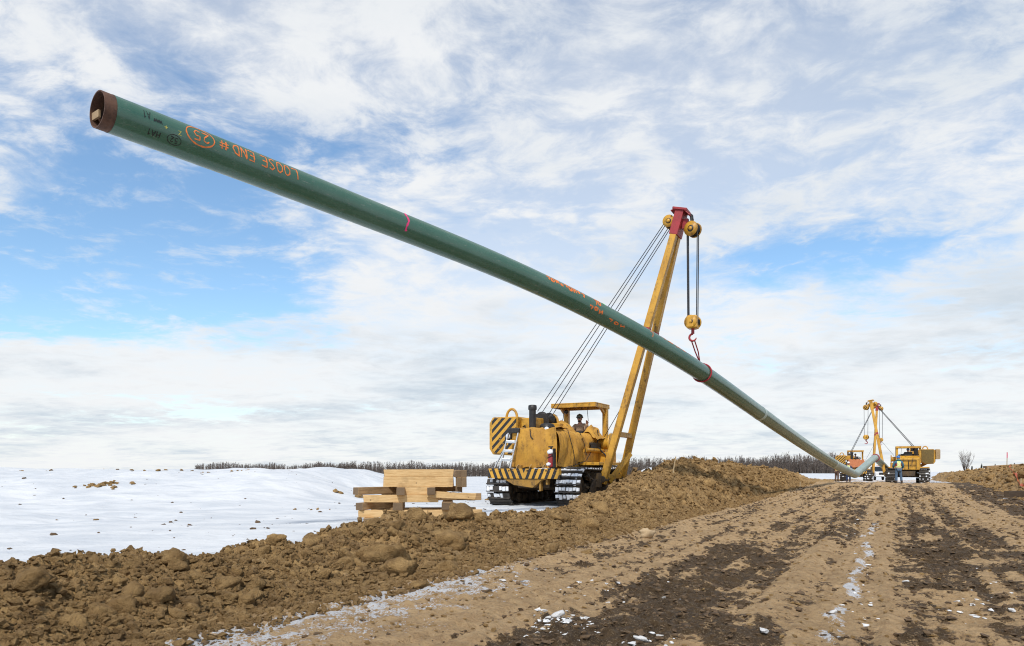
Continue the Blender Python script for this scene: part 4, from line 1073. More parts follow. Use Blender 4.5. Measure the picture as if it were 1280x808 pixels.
pipe = empty('steel_pipe', (0, 0, 0)); pipe.location = ctrl[0]
tag(pipe, 'long green coated steel pipe slanting across the sky with orange spray writing', 'pipe')
def P_(v): return Vector(v) - ctrl[0]
def tube_wall(q0, q1, r, name, mat, seg=48, step=.25, inner=None):
    n = max(2, int((q1 - q0) / step) + 1); vs = []; fs = []
    qs = [q0 + (q1 - q0) * i / (n - 1) for i in range(n)]
    rings = [(q, r) for q in qs] + ([(q, inner) for q in reversed(qs)] if inner else [])
    for q, rr in rings:
        c, t, s, u = pipe_frame(q)
        for k in range(seg):
            a = 2 * math.pi * k / seg; vs.append(P_(c + (u * math.cos(a) + s * math.sin(a)) * rr))
    m = len(rings); mb = MB()
    for i in range(m if inner else m - 1):
        j = (i + 1) % m
        for k in range(seg): fs.append((i * seg + k, j * seg + k, j * seg + (k + 1) % seg, i * seg + (k + 1) % seg))
    mb.add(vs, fs, True); o = mb.build(name, mat, pipe)
    md = o.modifiers.new('edge', 'EDGE_SPLIT'); md.split_angle = R(50)
    return o
BARE = .165
QB = q_of_u(1041)
M_COATP = paint('pale_grey_green_coating', (0.30, 0.37, 0.335), (0.20, 0.28, 0.245), .35, 0, 3, .7, (0.12, 0.14, 0.12), .3, .05)  # paler grey-green coat for the pipe beyond the sleeve before the bend
tube_wall(BARE, QB + .2, PR, 'coated_wall', M_COAT, 56, .12)
tube_wall(QB + .2, LEN - .02, PR, 'bent_section', M_COATP, 48, .10)['label'] = 'pale grey-green bent section'
tube_wall(0, BARE + .02, PR - .004, 'bare_end', M_RUST, 56, .06, inner=PR - .022)
tube_wall(BARE - .02, 7.0, PR - .023, 'bore', M_BORE, 40, .4)
for u, w in ((948, .30), (1041, .45), (1061.5, .45)):
    q = q_of_u(u); o = tube_wall(q, q + w, PR + .004, 'joint_sleeve', M_JOINT, 40, .1); o['label'] = 'pale sleeve round a weld'
# board wedged in the mouth
c, t, s, u = pipe_frame(.1)
bd = MB(); 
bd.beam(P_(c - s * .245 - u * .03) - t * .06, P_(c - s * .06 - u * .02) - t * .045, .035, .11, u)
bd.build('wedged_board', M_WOOD0, pipe, .004)

# ---- hand-sprayed strokes laid on the wall: (x along the writing, y up) in metres
GLYPH = {
 'L': [[(0, 1), (.02, 0), (.55, .05)]], 'O': [[(.3, 1), (.08, .8), (.03, .4), (.2, .02), (.5, .1), (.58, .55), (.48, .9), (.28, 1)]],
 'S': [[(.55, .9), (.3, 1), (.08, .8), (.25, .55), (.5, .35), (.45, .08), (.2, 0), (.02, .12)]], 'E': [[(.55, .98), (.05, 1), (.03, .02), (.58, .0)], [(.05, .52), (.45, .5)]],
 'N': [[(.02, 0), (.05, 1), (.5, .02), (.55, 1)]], 'D': [[(.05, 0), (.03, 1), (.4, .85), (.58, .45), (.4, .1), (.03, .0)]],
 '#': [[(.15, 0), (.25, 1)], [(.45, .02), (.52, 1)], [(0, .35), (.65, .38)], [(.05, .68), (.68, .7)]],
 '2': [[(.05, .8), (.25, 1), (.5, .85), (.45, .55), (.05, .05), (.6, .03)]], '5': [[(.55, 1), (.12, .98), (.08, .58), (.4, .6), (.55, .3), (.35, .02), (.05, .1)]],
 '1': [[(.1, .75), (.3, 1), (.3, 0)]], '+': [[(.3, .1), (.3, .9)], [(0, .5), (.6, .5)]], '~': [[(0, .3), (.15, .8), (.3, .1), (.45, .9), (.6, .2)]], 'Z': [[(0, 1), (.55, 1), (.05, 0), (.6, 0)]],
 'H': [[(0, 0), (.05, 1)], [(.5, 0), (.52, 1)], [(0, .5), (.52, .52)]], 'A': [[(0, 0), (.3, 1), (.6, 0)], [(.12, .4), (.5, .4)]],
 'C': [[(math.cos(R(a)) * .5 + .3, math.sin(R(a)) * .5 + .5) for a in range(0, 375, 24)]], }
def strokes(polys, width, mat, name, lift=.0025, jit=.38):
    """polys: list of [(q, phi)] polylines on the pipe wall"""
    mb = MB(); rg = random.Random(len(polys) * 31 + int(polys[0][0][0] * 100))
    for pl in polys:
        den = []
        for (a, b), (c, d) in zip(pl, pl[1:]):
            n = max(2, int(math.hypot(c - a, (d - b) * PR) / .02))
            den += [(a + (c - a) * k / n, b + (d - b) * k / n) for k in range(n)]
        den.append(pl[-1]); L_, R_ = [], []
        for i, (q, f) in enumerate(den):
            a = den[max(i - 1, 0)]; b = den[min(i + 1, len(den) - 1)]; dx, dy = b[0] - a[0], (b[1] - a[1]) * PR; l = math.hypot(dx, dy) or 1
            w = width * .5 * (1 + jit * rg.uniform(-1, 1)); nx, ny = -dy / l * w, dx / l * w
            L_.append(P_(on_pipe(q + nx, f + ny / PR, PR + lift))); R_.append(P_(on_pipe(q - nx, f - ny / PR, PR + lift)))
        mb.grid([L_, R_])
    return mb.build(name, mat, pipe)
def write(text, u_start, phi0, h, width, mat, name, flip=True, u_end=None):
    """flip: the writing stands on its head, running from the far end towards the mouth"""
    q = q_of_u(u_start); polys = []; sg = -1 if flip else 1; rg = random.Random(len(text))
    wd = abs(q - q_of_u(u_end)) / len(text) if u_end else h
    for ch in text:
        if ch == ' ': q += sg * wd; continue
        k = rg.uniform(.9, 1.1)
        for st in GLYPH[ch]:
            polys.append([(q + sg * x * wd * 1.35, phi0 - sg * (y - .5) * h * k / PR) for x, y in st])
        q += sg * wd
    return strokes(polys, width, mat, name)
write('LOOSE', 361, R(73), .19, .021, M_ORANGE, 'sprayed_words', u_end=313)
write('END', 307, R(73), .19, .021, M_ORANGE, 'sprayed_words', u_end=278)
write('#', 275, R(74), .17, .020, M_ORANGE, 'sprayed_mark', u_end=262)
write('25', 251, R(76), .15, .020, M_ORANGE, 'sprayed_number', u_end=229)
qa, qb = q_of_u(222), q_of_u(257); strokes([[((qa + qb) / 2 + (qb - qa) / 2 * math.cos(R(a)), R(76) + .155 / PR * math.sin(R(a))) for a in range(20, 391, 15)]], .020, M_ORANGE, 'sprayed_ring')
write('HA1', 191, R(124), .09, .012, M_INK, 'marker_writing', u_end=174); write('52', 213, R(121), .075, .011, M_INK, 'marker_number', u_end=203)
qa, qb = q_of_u(200), q_of_u(217); strokes([[((qa + qb) / 2 + (qb - qa) / 2 * math.cos(R(a)), R(121) + .075 / PR * math.sin(R(a))) for a in range(0, 376, 20)]], .010, M_INK, 'marker_ring')
write('A1', 178, R(74), .12, .010, M_INK, 'marker_writing', u_end=167); write('+', 199, R(92), .06, .012, M_YINK, 'marker_mark'); write('Z', 216, R(94), .06, .012, M_YINK, 'marker_mark')
q0 = q_of_u(187); strokes([[(q0 - .06 + .12 * k / 10, R(76 if k % 2 else 88)) for k in range(11)]], .014, M_INK, 'marker_patch')
q0 = q_of_u(500); strokes([[(q0 + .02 * math.sin(a * .1), R(a)) for a in range(30, 132, 6)]], .045, M_MAGENTA, 'pink_ring_mark')
# faded orange notes farther along
rg0 = random.Random(3)
def scribble(u0, u1, p0, p1, n, w, name):
    q0, q1 = q_of_u(u0), q_of_u(u1); pl = []
    for k in range(n):
        a = q0 + (q1 - q0) * (k + .5) / n; hh = (p1 - p0) * rg0.uniform(.6, 1); c = (p0 + p1) / 2 + rg0.uniform(-.1, .1); dq = (q1 - q0) / n
        kind = k % 4
        if kind == 0: pl.append([(a - dq * .3, c - hh / 2), (a + dq * .3, c - hh / 2), (a + dq * .1, c + hh / 2)])
        elif kind == 1: pl.append([(a + dq * .35 * math.cos(R(g_)), c + hh * .5 * math.sin(R(g_))) for g_ in range(0, 361, 40)])
        elif kind == 2: pl += [[(a - dq * .3, c - hh / 2), (a - dq * .2, c + hh / 2), (a + dq * .3, c - hh / 2), (a + dq * .35, c + hh / 2)]]
        else: pl += [[(a - dq * .3, c), (a + dq * .35, c + .05)], [(a, c - hh / 2), (a + dq * .05, c + hh / 2)]]
    strokes(pl, w, M_ORANGE, name, jit=.35)
scribble(673, 722, R(46), R(74), 9, .05, 'sprayed_words'); scribble(733, 742, R(42), R(82), 2, .05, 'sprayed_mark'); scribble(727, 745, R(98), R(118), 3, .045, 'sprayed_mark'); scribble(752, 774, R(112), R(126), 3, .03, 'sprayed_mark')
scribble(803, 808, R(45), R(92), 1, .03, 'sprayed_mark'); scribble(817, 858, R(40), R(58), 5, .03, 'sprayed_mark')
q0 = q_of_u(745); strokes([[(q0, R(34)), (q0 + .12, R(40))]], .06, M_GREENP, 'green_mark')

# ---- red choker sling between hook and pipe
qs = q_of_u(877.5); c, t, s, u = pipe_frame(qs)
sl = MB(); ring = [on_pipe(qs + .06 * math.sin(2 * math.pi * k / 28), 2 * math.pi * k / 28, PR + .022) for k in range(28)]
M_SLING = paint('red_web_sling', (0.33, 0.018, 0.03), (0.22, 0.012, 0.02), .8, 0, 12, .6, bump=.3)
sling = empty('lifting_sling', ring[0]); tag(sling, 'dark red choker sling looped round the pipe below the hook', 'sling')
def rel(P, o): return [Vector(a) - o for a in P]
MB().tube(rel(ring, ring[0]), .026, 8, closed=True).build('choker_loop', M_SLING, sling)
bpy.context.view_layer.update()
hook_w = near_m.matrix_world @ Vector((-4.0 - .42, -.43, 5.42 - .58))
for o_ in bpy.data.objects:
    if o_.name.startswith('hook') and o_.parent == near_m:
        me_ = o_.data; cs = [v.co for v in me_.vertices]; lowv = min(cs, key=lambda q: q.z); hook_w = near_m.matrix_world @ Vector((lowv.x, lowv.y, lowv.z + .06))
top = on_pipe(qs - .15, R(-5), PR + .02); eye = on_pipe(qs, R(10), PR + .03)
MB().tube(rel([hook_w + Vector((.05, 0, 0)), hook_w.lerp(top, .5) + Vector((.055, 0, 0)), top], ring[0]), .020, 8).tube(rel([hook_w - Vector((.05, 0, 0)), hook_w.lerp(top, .5) - Vector((.04, 0, 0)), top], ring[0]), .020, 8).tube(rel([top, eye], ring[0]), .024, 8).build('sling_leg', M_SLING, sling)
# second sling at the far bend, under the far left tractor's hook
qh = LEN - 10.0
best = min(np.arange(LEN * .75, LEN, .05), key=lambda q: -pipe_at(q).z); qh = float(best)
r2 = [on_pipe(qh + .03 * math.sin(2 * math.pi * k / 20), 2 * math.pi * k / 20, PR + .03) for k in range(20)]
sling2 = empty('lifting_sling', r2[0]); tag(sling2, 'small dark red sling on the distant raised bend of the pipe', 'sling')
MB().tube(rel(r2, r2[0]), .04, 6, closed=True).build('choker_loop', M_SLING, sling2)
# ------------------------------------------------------------------ timber
def wood(name, a, b):
    m, q, bs = new_mat(name)
    co = q.n('ShaderNodeTexCoord').outputs['Object']; oi = q.n('ShaderNodeObjectInfo').outputs['Random']
    off = q.n('ShaderNodeCombineXYZ'); q.lk(q.m('MULTIPLY', oi, 37.0), off.inputs[0]); q.lk(q.m('MULTIPLY', oi, 11.0), off.inputs[1])
    c2 = q.vm('ADD', co, off.outputs[0])
    grain = q.noise(q.vm('MULTIPLY', c2, (1.2, 16, 16)), 3.0, 6, .6, .6); n = q.noise(c2, 3.0, 5, .6); fine = q.noise(q.vm('MULTIPLY', c2, (3, 50, 50)), 3, 3, .6)
    col = q.mix(q.ramp(grain, .35, .66), a, b)
    col = q.mix(q.ramp(n, .5, .72, 0, .45), col, tuple(x * .45 for x in b))
    kn = q.n('ShaderNodeTexVoronoi'); q.lk(c2, kn.inputs['Vector']); kn.inputs['Scale'].default_value = 4.5
    col = q.mix(q.ramp(kn.outputs['Distance'], .05, .10, .7, 0), col, (0.10, 0.055, 0.025))
    # sawn ends are darker than the faces
    nrm = q.n('ShaderNodeNewGeometry').outputs['True Normal']
    vt = q.n('ShaderNodeVectorTransform', vector_type='NORMAL', convert_from='WORLD', convert_to='OBJECT'); q.lk(nrm, vt.inputs[0])
    sx = q.n('ShaderNodeSeparateXYZ'); q.lk(vt.outputs[0], sx.inputs[0])
    endf = q.ramp(q.m('ABSOLUTE', sx.outputs[0]), .7, .9, 0, .9)
    col = q.mix(endf, col, q.mix(n, (0.19, 0.125, 0.07), (0.08, 0.052, 0.032)))
    q.lk(col, bs.inputs['Base Color']); bs.inputs['Roughness'].default_value = .8
    set_bump(q, bs, q.m('ADD', grain, q.m('MULTIPLY', fine, .5)), .35, .01)
    return m
M_W1 = wood('pale_sawn_timber', (0.68, 0.46, 0.22), (0.54, 0.335, 0.14))
M_W2 = wood('weathered_timber', (0.46, 0.30, 0.15), (0.30, 0.185, 0.09))
def timber(parent_loc, rz, x, y, z, l, w, h, rot, mat, label, tilt=0.0, group='timber skids in the stack beyond the bank'):
    c, s = math.cos(rz), math.sin(rz)
    mb = MB(); mb.box(-l / 2, l / 2, -w / 2, w / 2, -h / 2, h / 2)
    o = mb.build('timber_skid', mat, None, .008)
    rg = random.Random(label)
    for v in o.data.vertices: v.co += Vector((rg.uniform(-.012, .012), rg.uniform(-.004, .004), rg.uniform(-.004, .004)))
    o.location = (parent_loc[0] + x * c - y * s, parent_loc[1] + x * s + y * c, parent_loc[2] + z + h / 2)
    o.rotation_euler = (0, tilt, rz + rot)
    tag(o, label, 'timber', group); return o
H = .155
SB = (-2.02, 15.6); SBZ = snow_z(*SB) - .02
sb = (SB[0], SB[1], SBZ); RZ = R(6)
Q = math.pi / 2
def lay(i): return i * (H + .003)
TIM = [
 # x, y, z, length, width, height, rotation, material, label, tilt
 (-1.02, .05, lay(0), 1.3, .20, H, Q, M_W1, 'lowest timber at the left end of the stack, end on and mostly buried', 0),
 (.95, .10, lay(0), 1.3, .20, H, Q, M_W2, 'lowest timber at the right end of the stack, behind the heaped soil', 0),
 (-.52, -.42, lay(1), 1.42, .16, H, R(1.5), M_W1, 'pale timber second from the bottom on the left of the stack', 0),
 (.75, -.40, lay(1), 1.20, .16, H, R(-2), M_W1, 'pale timber peeping over the heaped soil, lower right of the stack', 0),
 (.1, .45, lay(1), 2.3, .16, H, R(-1), M_W2, 'long dull timber at the back of the second layer of the stack', 0),
 (-.92, .02, lay(2), 1.25, .17, H, R(62), M_W2, 'dark brown timber slanting back at the left, third layer of the stack', 0),
 (-.42, .0, lay(2), 1.2, .20, H, Q, M_W2, 'end-on timber block in the third layer, left of centre in the stack', 0),
 (.62, .0, lay(2), 1.2, .22, H, R(88), M_W2, 'dark end-on timber under the sloping plank, third layer of the stack', 0),
 (-.36, -.40, lay(3), 1.55, .16, H, R(.5), M_W1, 'long pale timber with dark end across the front, fourth layer of the stack', 0),
 (.28, .42, lay(3), 2.2, .16, H, R(1), M_W2, 'long dull timber at the back of the fourth layer of the stack', 0),
 (-.90, .03, lay(4), 1.20, .16, H, R(48), M_W2, 'brown timber slanting back at the upper left, beside the pale top pair', 0),
 (-.35, -.02, lay(4), 1.20, .17, H, R(89), M_W2, 'end-on timber block left of centre just below the top pair', 0),
 (.26, -.02, lay(4), 1.20, .17, H, R(91), M_W2, 'end-on timber block right of centre just below the top pair', 0),
 (.70, -.47, lay(4) - .08, 1.02, .15, .13, R(-1), M_W1, 'pale plank sloping down to the right with snow on it', .055),
 (.86, .15, lay(4) - .0, .9, .14, H, Q, M_W2, 'short end-on timber at the right under the upper blocks', 0),
 (.0, -.30, lay(5), 1.47, .20, .215, R(.5), M_W1, 'thick pale timber directly under the topmost one', 0),
 (.86, -.02, lay(5), .95, .10, .20, Q, M_W1, 'pale end-on block at the right of the stack, inner of the lower two', 0),
 (.97, -.02, lay(5), .95, .105, .20, R(89), M_W1, 'pale end-on block at the right of the stack, outer of the lower two', 0),
 (.02, .25, lay(5), 1.47, .20, .215, R(-.5), M_W2, 'thick dull timber behind the pale pair at the top of the stack', 0),
 (-.05, -.36, lay(4), .60, .13, H, R(-.5), M_W1, 'short pale timber set between the two end-on blocks under the top pair', 0),
 (.05, .45, lay(4), 1.5, .16, H, R(1), M_W2, 'dull timber at the back just below the top of the stack', 0),
 (.01, -.29, lay(5) + .218, 1.46, .19, H, R(.2), M_W1, 'topmost pale timber of the stack, long and clean', 0),
 (.83, .0, lay(5) + .203, .95, .125, H, R(90.5), M_W2, 'dark end-on block at the top right of the stack, inner of the two', 0),
 (.965, .0, lay(5) + .203, .95, .125, H, R(89), M_W2, 'dark end-on block at the top right of the stack, outer of the two', 0),
]
for row in TIM:
    o = timber(sb, RZ, *row[:9], tilt=row[9])
    if 'snow on it' in row[8]:
        mb = MB(); rg = random.Random(8)
        for k in range(9): mb.add([Vector((rg.uniform(-.1, .2), rg.uniform(-.06, .05), .068)) + Vector(v) * rg.uniform(.02, .045) for v in ICO_V * np.array([1.5, 1, .35])], ICO_F.tolist())
        tag(mb.build('snow_patch', M_CAKE, o), kind='stuff')
# second pile, beyond the bank right of the near tractor
s2 = (6.75, 33.0, snow_z(6.75, 33.0) - .02)
for k, (x, y, i, rot, mat, lab) in enumerate(((-.5, 0, 0, Q, M_W2, 'bottom left bearer of the timber pile right of the near tractor'), (.5, 0, 0, Q, M_W2, 'bottom right bearer of the timber pile right of the near tractor'),
        (0, -.35, 1, 0, M_W1, 'pale front timber low in the pile right of the near tractor'), (0, .35, 1, 0, M_W2, 'rear timber low in the pile right of the near tractor'),
        (-.48, 0, 2, Q, M_W2, 'dark end-on timber at the left of the pile right of the near tractor'), (.5, 0, 2, Q, M_W1, 'pale end-on timber at the right of the pile beyond the soil bank'),
        (.1, -.35, 3, 0, M_W1, 'pale timber under the reddish top one, pile right of the near tractor'), (.1, .3, 3, 0, M_W2, 'back timber of the fourth layer, pile right of the near tractor'),
        (.1, -.3, 4, .02, M_W2, 'reddish brown top timber of the small pile right of the near tractor'))):
    timber(s2, R(10), x, y, i * .213, 1.3, .22, .21, rot, mat, lab, group='timber skids in the pile right of the near tractor')

# ------------------------------------------------------------------ people
M_SKIN = paint('skin', (0.46, 0.24, 0.16), (0.38, 0.18, 0.12), .55, 0, 8, .4, bump=0)
M_HAIR = paint('dark_beard', (0.03, 0.02, 0.015), None, .8, 0, 20, .5, bump=.3)
M_BOOT = paint('leather_boot', (0.05, 0.035, 0.025), (0.09, 0.06, 0.04), .7, 0, 8, .6, bump=.2)
def cloth(n, c, c2=None): return paint(n, c, c2, .9, 0, 5, .6, tuple(x * .4 for x in c), .25, .25)
M_BLUEJ = cloth('blue_jacket_cloth', (0.05, 0.16, 0.26)); M_JEAN = cloth('blue_denim', (0.09, 0.15, 0.24)); M_NAVY = cloth('navy_cloth', (0.02, 0.035, 0.09))
M_BROWN = cloth('brown_duck_cloth', (0.13, 0.075, 0.05)); M_TANJ = cloth('tan_jacket_cloth', (0.40, 0.27, 0.17), (0.30, 0.20, 0.13)); M_TEAL = cloth('teal_hood_cloth', (0.03, 0.22, 0.27))
M_DARKJ = cloth('charcoal_cloth', (0.035, 0.035, 0.04)); M_ORJ = cloth('orange_jacket_cloth', (0.70, 0.13, 0.02))
M_HBLUE = paint('blue_helmet_plastic', (0.02, 0.17, 0.50), None, .25, 0, 3, .4, bump=0); M_HDARK = paint('camouflage_helmet', (0.12, 0.13, 0.10), (0.03, 0.035, 0.03), .4, 0, 16, .95, bump=0); M_HWHITE = paint('white_helmet_plastic', (0.75, 0.75, 0.72), None, .3, 0, 3, .4, bump=0)
def vest_mat(name, base, side, tape):
    m, q, b = new_mat(name); co = q.n('ShaderNodeTexCoord').outputs['Object']; sp = q.n('ShaderNodeSeparateXYZ'); q.lk(co, sp.inputs[0])
    ax = q.m('ABSOLUTE', sp.outputs[0]); z = sp.outputs[2]; n = q.noise(co, 20, 3, .6)
    # shoulder panels above the waist, reflective cross and belt
    up = q.m('GREATER_THAN', z, 1.12); sd = q.m('MULTIPLY', q.m('GREATER_THAN', ax, .115), up)
    col = q.mix(sd, base, side)
    cr = q.m('ABSOLUTE', q.m('SUBTRACT', ax, q.m('MULTIPLY', q.m('ABSOLUTE', q.m('SUBTRACT', z, 1.24)), .62)))
    crm = q.m('MULTIPLY', q.m('LESS_THAN', cr, .028), q.m('GREATER_THAN', z, 1.10))
    belt = q.m('LESS_THAN', q.m('ABSOLUTE', q.m('SUBTRACT', z, 1.04)), .028)
    col = q.mix(q.m('MAXIMUM', crm, belt), col, tape)
    col = q.mix(q.ramp(n, .5, .8, 0, .3), col, (0.1, 0.09, 0.06)); q.lk(col, b.inputs['Base Color']); b.inputs['Roughness'].default_value = .8
    return m
M_VLIME = vest_mat('lime_vest_cloth', (0.62, 0.70, 0.22), (0.30, 0.03, 0.05), (0.80, 0.78, 0.50)); M_VOR = vest_mat('orange_vest_cloth', (0.80, 0.16, 0.02), (0.80, 0.16, 0.02), (0.75, 0.70, 0.25))

EDGES = [('pel', 'spi'), ('spi', 'che'), ('che', 'nec'), ('nec', 'hea')] + [(a + s, b + s) for s in 'LR' for a, b in (('sho', 'elb'), ('elb', 'wri'), ('hip', 'kne'), ('kne', 'ank'), ('ank', 'toe'))] + [('che', 'shoL'), ('che', 'shoR'), ('pel', 'hipL'), ('pel', 'hipR')]
RAD = dict(pel=.13, spi=.125, che=.145, nec=.058, hea=.07, sho=.072, elb=.047, wri=.034, hip=.098, kne=.064, ank=.046, toe=.035)
STAND = dict(pel=(0, 0, .95), spi=(0, -.01, 1.13), che=(0, -.01, 1.33), nec=(0, 0, 1.50), hea=(0, .02, 1.60), shoL=(-.185, -.01, 1.42), elbL=(-.25, -.03, 1.14), wriL=(-.25, .06, .90), shoR=(.185, -.01, 1.42), elbR=(.25, -.03, 1.14), wriR=(.25, .08, .90),
             hipL=(-.095, 0, .90), kneL=(-.12, .02, .50), ankL=(-.13, -.02, .09), toeL=(-.15, .14, .045), hipR=(.095, 0, .90), kneR=(.12, .02, .50), ankR=(.13, -.02, .09), toeR=(.15, .14, .045))
SIT = dict(STAND); 
for k_ in ('spi', 'che', 'nec', 'hea', 'shoL', 'shoR'): SIT[k_] = (STAND[k_][0], STAND[k_][1] - .03, STAND[k_][2])
SIT.update(hipL=(-.10, .04, .92), kneL=(-.15, .46, .96), ankL=(-.15, .52, .52), toeL=(-.16, .68, .48), hipR=(.10, .04, .92), kneR=(.15, .46, .96), ankR=(.15, .52, .52), toeR=(.16, .68, .48), elbL=(-.29, .10, 1.17), wriL=(-.24, .34, 1.14), elbR=(.29, .10, 1.17), wriR=(.24, .34, 1.14))
def skin_part(J, names, grow, lv=2, radmul=1.0, root='pel'):
    names = [n for n in names]; me = bpy.data.meshes.new('tmp')
    ed = [(names.index(a), names.index(b)) for a, b in EDGES if a in names and b in names]
    me.from_pydata([J[n] for n in names], ed, []); o = bpy.data.objects.new('tmp', me); COL.objects.link(o)
    sk = o.modifiers.new('s', 'SKIN'); sk.use_smooth_shade = True; sk.branch_smoothing = .6
    for i, n in enumerate(names):
        r = RAD[n if n in RAD else n[:-1]] * radmul + grow
        flat = .78 if n in ('pel', 'spi', 'che') else 1.0
        me.skin_vertices[0].data[i].radius = (r * (1.18 if n in ('che', 'pel', 'spi') else 1), r * flat if n in ('che', 'pel', 'spi') else r)
        me.skin_vertices[0].data[i].use_root = (n == root)
    ss = o.modifiers.new('d', 'SUBSURF'); ss.levels = lv; ss.render_levels = lv
    dg = bpy.context.evaluated_depsgraph_get(); dg.update(); ev = o.evaluated_get(dg); m2 = bpy.data.meshes.new_from_object(ev)
    vs = [v.co.copy() for v in m2.vertices]; fs = [list(f.vertices) for f in m2.polygons]
    bpy.data.objects.remove(o); bpy.data.meshes.remove(me); bpy.data.meshes.remove(m2)
    return vs, fs
def person(label, loc, rz, J, top, legs, helmet, vest=None, hood=None, group=None, beard=False):
    root = empty('person', loc, rz); tag(root, label, 'person', group)
    mb = MB(); vs, fs = skin_part(J, list(J.keys()), 0.0); mb.add(vs, fs, True)
    # head with brow, nose, jaw and ears in the same surface group
    hc = Vector(J['hea']) + Vector((0, .005, .035)); P = []
    for i in range(15):
        la = math.pi * i / 14; row = []
        for j in range(21):
            lo = 2 * math.pi * j / 20; x, y, z = math.sin(la) * math.sin(lo), math.sin(la) * math.cos(lo), math.cos(la)
            r = 1.0; wz = .118; wx = .078 - .012 * max(0, -z); wy = .098
            if y > .6 and abs(x) < .22 and -.25 < z < .1: y += .20 * (1 - abs(x) / .22)      # nose
            if y > .5 and .08 < z < .30 and abs(x) > .18: y -= .06                            # eye sockets
            if z < -.5 and y > .3: y += .05                                                     # chin
            row.append(hc + Vector((x * wx, y * wy, z * wz)))
        P.append(row)
    mb.grid(P)
    for sgn in (-1, 1): mb.add([hc + Vector((sgn * .082, -.005, -.005)) + Vector((v[0] * .012, v[1] * .022, v[2] * .034)) for v in ICO_V], ICO_F.tolist(), True)
    # hands: palm, four fingers, thumb
    for s_ in 'LR':
        w = Vector(J['wri' + s_]); d = (w - Vector(J['elb' + s_])).normalized(); sd = d.cross(Vector((0, 1, .2))).normalized(); up = sd.cross(d); sg = -1 if s_ == 'L' else 1
        mb.beam(w - d * .01, w + d * .085, .075, .03, up, .085, .026)
        for k, ln in enumerate((.062, .075, .07, .055)):
            b0 = w + d * .082 + sd * ((k - 1.5) * .021); mb.tube([b0, b0 + d * ln * .5 + up * .008, b0 + d * ln * .85 + up * .030], [.010, .009, .007], 6)
        b0 = w + d * .03 + sd * (.04 * -sg); mb.tube([b0, b0 + sd * (.03 * -sg) + d * .025, b0 + sd * (.035 * -sg) + d * .055 + up * .01], [.012, .011, .008], 6)
    mb.build('body', M_SKIN, root)
    def shell(name, names, grow, mat, root_n='pel', rm=1.0):
        q = MB(); q.add(*skin_part(J, names, grow, 2, rm, root_n), True); return q.build(name, mat, root)
    shell('jacket', ['pel', 'spi', 'che', 'shoL', 'elbL', 'wriL', 'shoR', 'elbR', 'wriR'], .026, top)
    shell('trousers', ['pel', 'hipL', 'kneL', 'ankL', 'hipR', 'kneR', 'ankR'], .022, legs)
    for s_ in 'LR':
        a, t = Vector(J['ank' + s_]), Vector(J['toe' + s_]); up = Vector((0, 0, 1)); q = MB()
        q.tube([a + up * .10, a + up * .0, a - up * .045], [.072, .068, .066], 10); q.beam(a + (a - t) * .25 - up * .055, t + (t - a) * .1, .105, .09, up, .10, .06); q.build('boot', M_BOOT, root, .02)
    if vest: shell('safety_vest', ['pel', 'spi', 'che', 'nec'], .043, vest)
    if hood: MB().tube([Vector(J['nec']) + Vector((.11 * math.cos(a), .09 * math.sin(a) - .02, -.01 + .03 * math.sin(a + 3.3))) for a in np.linspace(0, 6.28, 16)[:-1]], .045, 8, closed=True).build('hood', hood, root)
    hz = hc + Vector((0, 0, .045)); hm = MB().lathe([(.115, 0), (.118, .02), (.112, .06), (.085, .105), (.04, .125), (0, .128)], hz, (0, -.08, 1), 18)
    hm.lathe([(.112, .002), (.135, -.004), (.133, .006), (.112, .012)], hz, (0, -.08, 1), 18); hm.beam(hz + Vector((0, .10, .0)), hz + Vector((0, .165, -.012)), .15, .012, (0, 0, 1), .09, .008); hm.tube([hz + Vector((0, -.1, .07)), hz + Vector((0, -.04, .13)), hz + Vector((0, .05, .13)), hz + Vector((0, .1, .075))], .012, 6)
    hm.build('hard_hat', helmet, root)
    if beard: MB().add([hc + Vector((v[0] * .066, .045 + v[1] * .055, -.078 + v[2] * .05)) for v in ICO_V], ICO_F.tolist(), True).build('beard', M_HAIR, root)
    if beard: MB().box(hc.x - .065, hc.x + .065, hc.y + .082, hc.y + .098, hc.z + .0, hc.z + .035).build('dark_glasses', M_GLASS, root, .01)
    return root
def seat_person(mach, label, seat, J, *a, **k):
    w = mach.matrix_world @ Vector(seat); rz = mach.rotation_euler.z
    return person(label, (w.x, w.y, w.z), rz, J, *a, **k)
bpy.context.view_layer.update()
OPJ = dict(SIT); OPJ.update(elbL=(-.33, .16, 1.20), wriL=(-.40, .30, 1.44))        # his left hand lifted
seat_person(near_m, 'bearded driver in tan jacket and camouflage hard hat, one hand raised, in the near cab', (0, -1.72, 2.10 - .83 + .05), OPJ, M_TANJ, M_BROWN, M_HDARK, beard=True)
seat_person(far_r, 'driver in blue hard hat seated in the distant right tractor, back turned', (0, -1.70, 2.10 - .83 - .12), SIT, M_DARKJ, M_NAVY, M_HBLUE)
seat_person(far_l, 'driver in dark clothes seated under the canopy of the distant left tractor', (0, -1.72, 2.10 - .83 + .05), SIT, M_DARKJ, M_NAVY, M_HDARK)
def on_dirt(u, d): x = (u - 640) / FPX * d; return (x, d, dirt_z(x, d))
WB = dict(STAND); WB.update(elbL=(-.29, .06, 1.15), wriL=(-.22, .24, 1.02), elbR=(.30, .02, 1.14), wriR=(.30, .16, .96), kneR=(.16, .02, .5), ankR=(.19, -.02, .09), toeR=(.22, .13, .045))
person('worker in blue hard hat and lime vest over jeans, back turned, on the track', on_dirt(1123, 46.5), R(-8), WB, M_BLUEJ, M_JEAN, M_HBLUE, vest=M_VLIME, hood=M_TEAL)
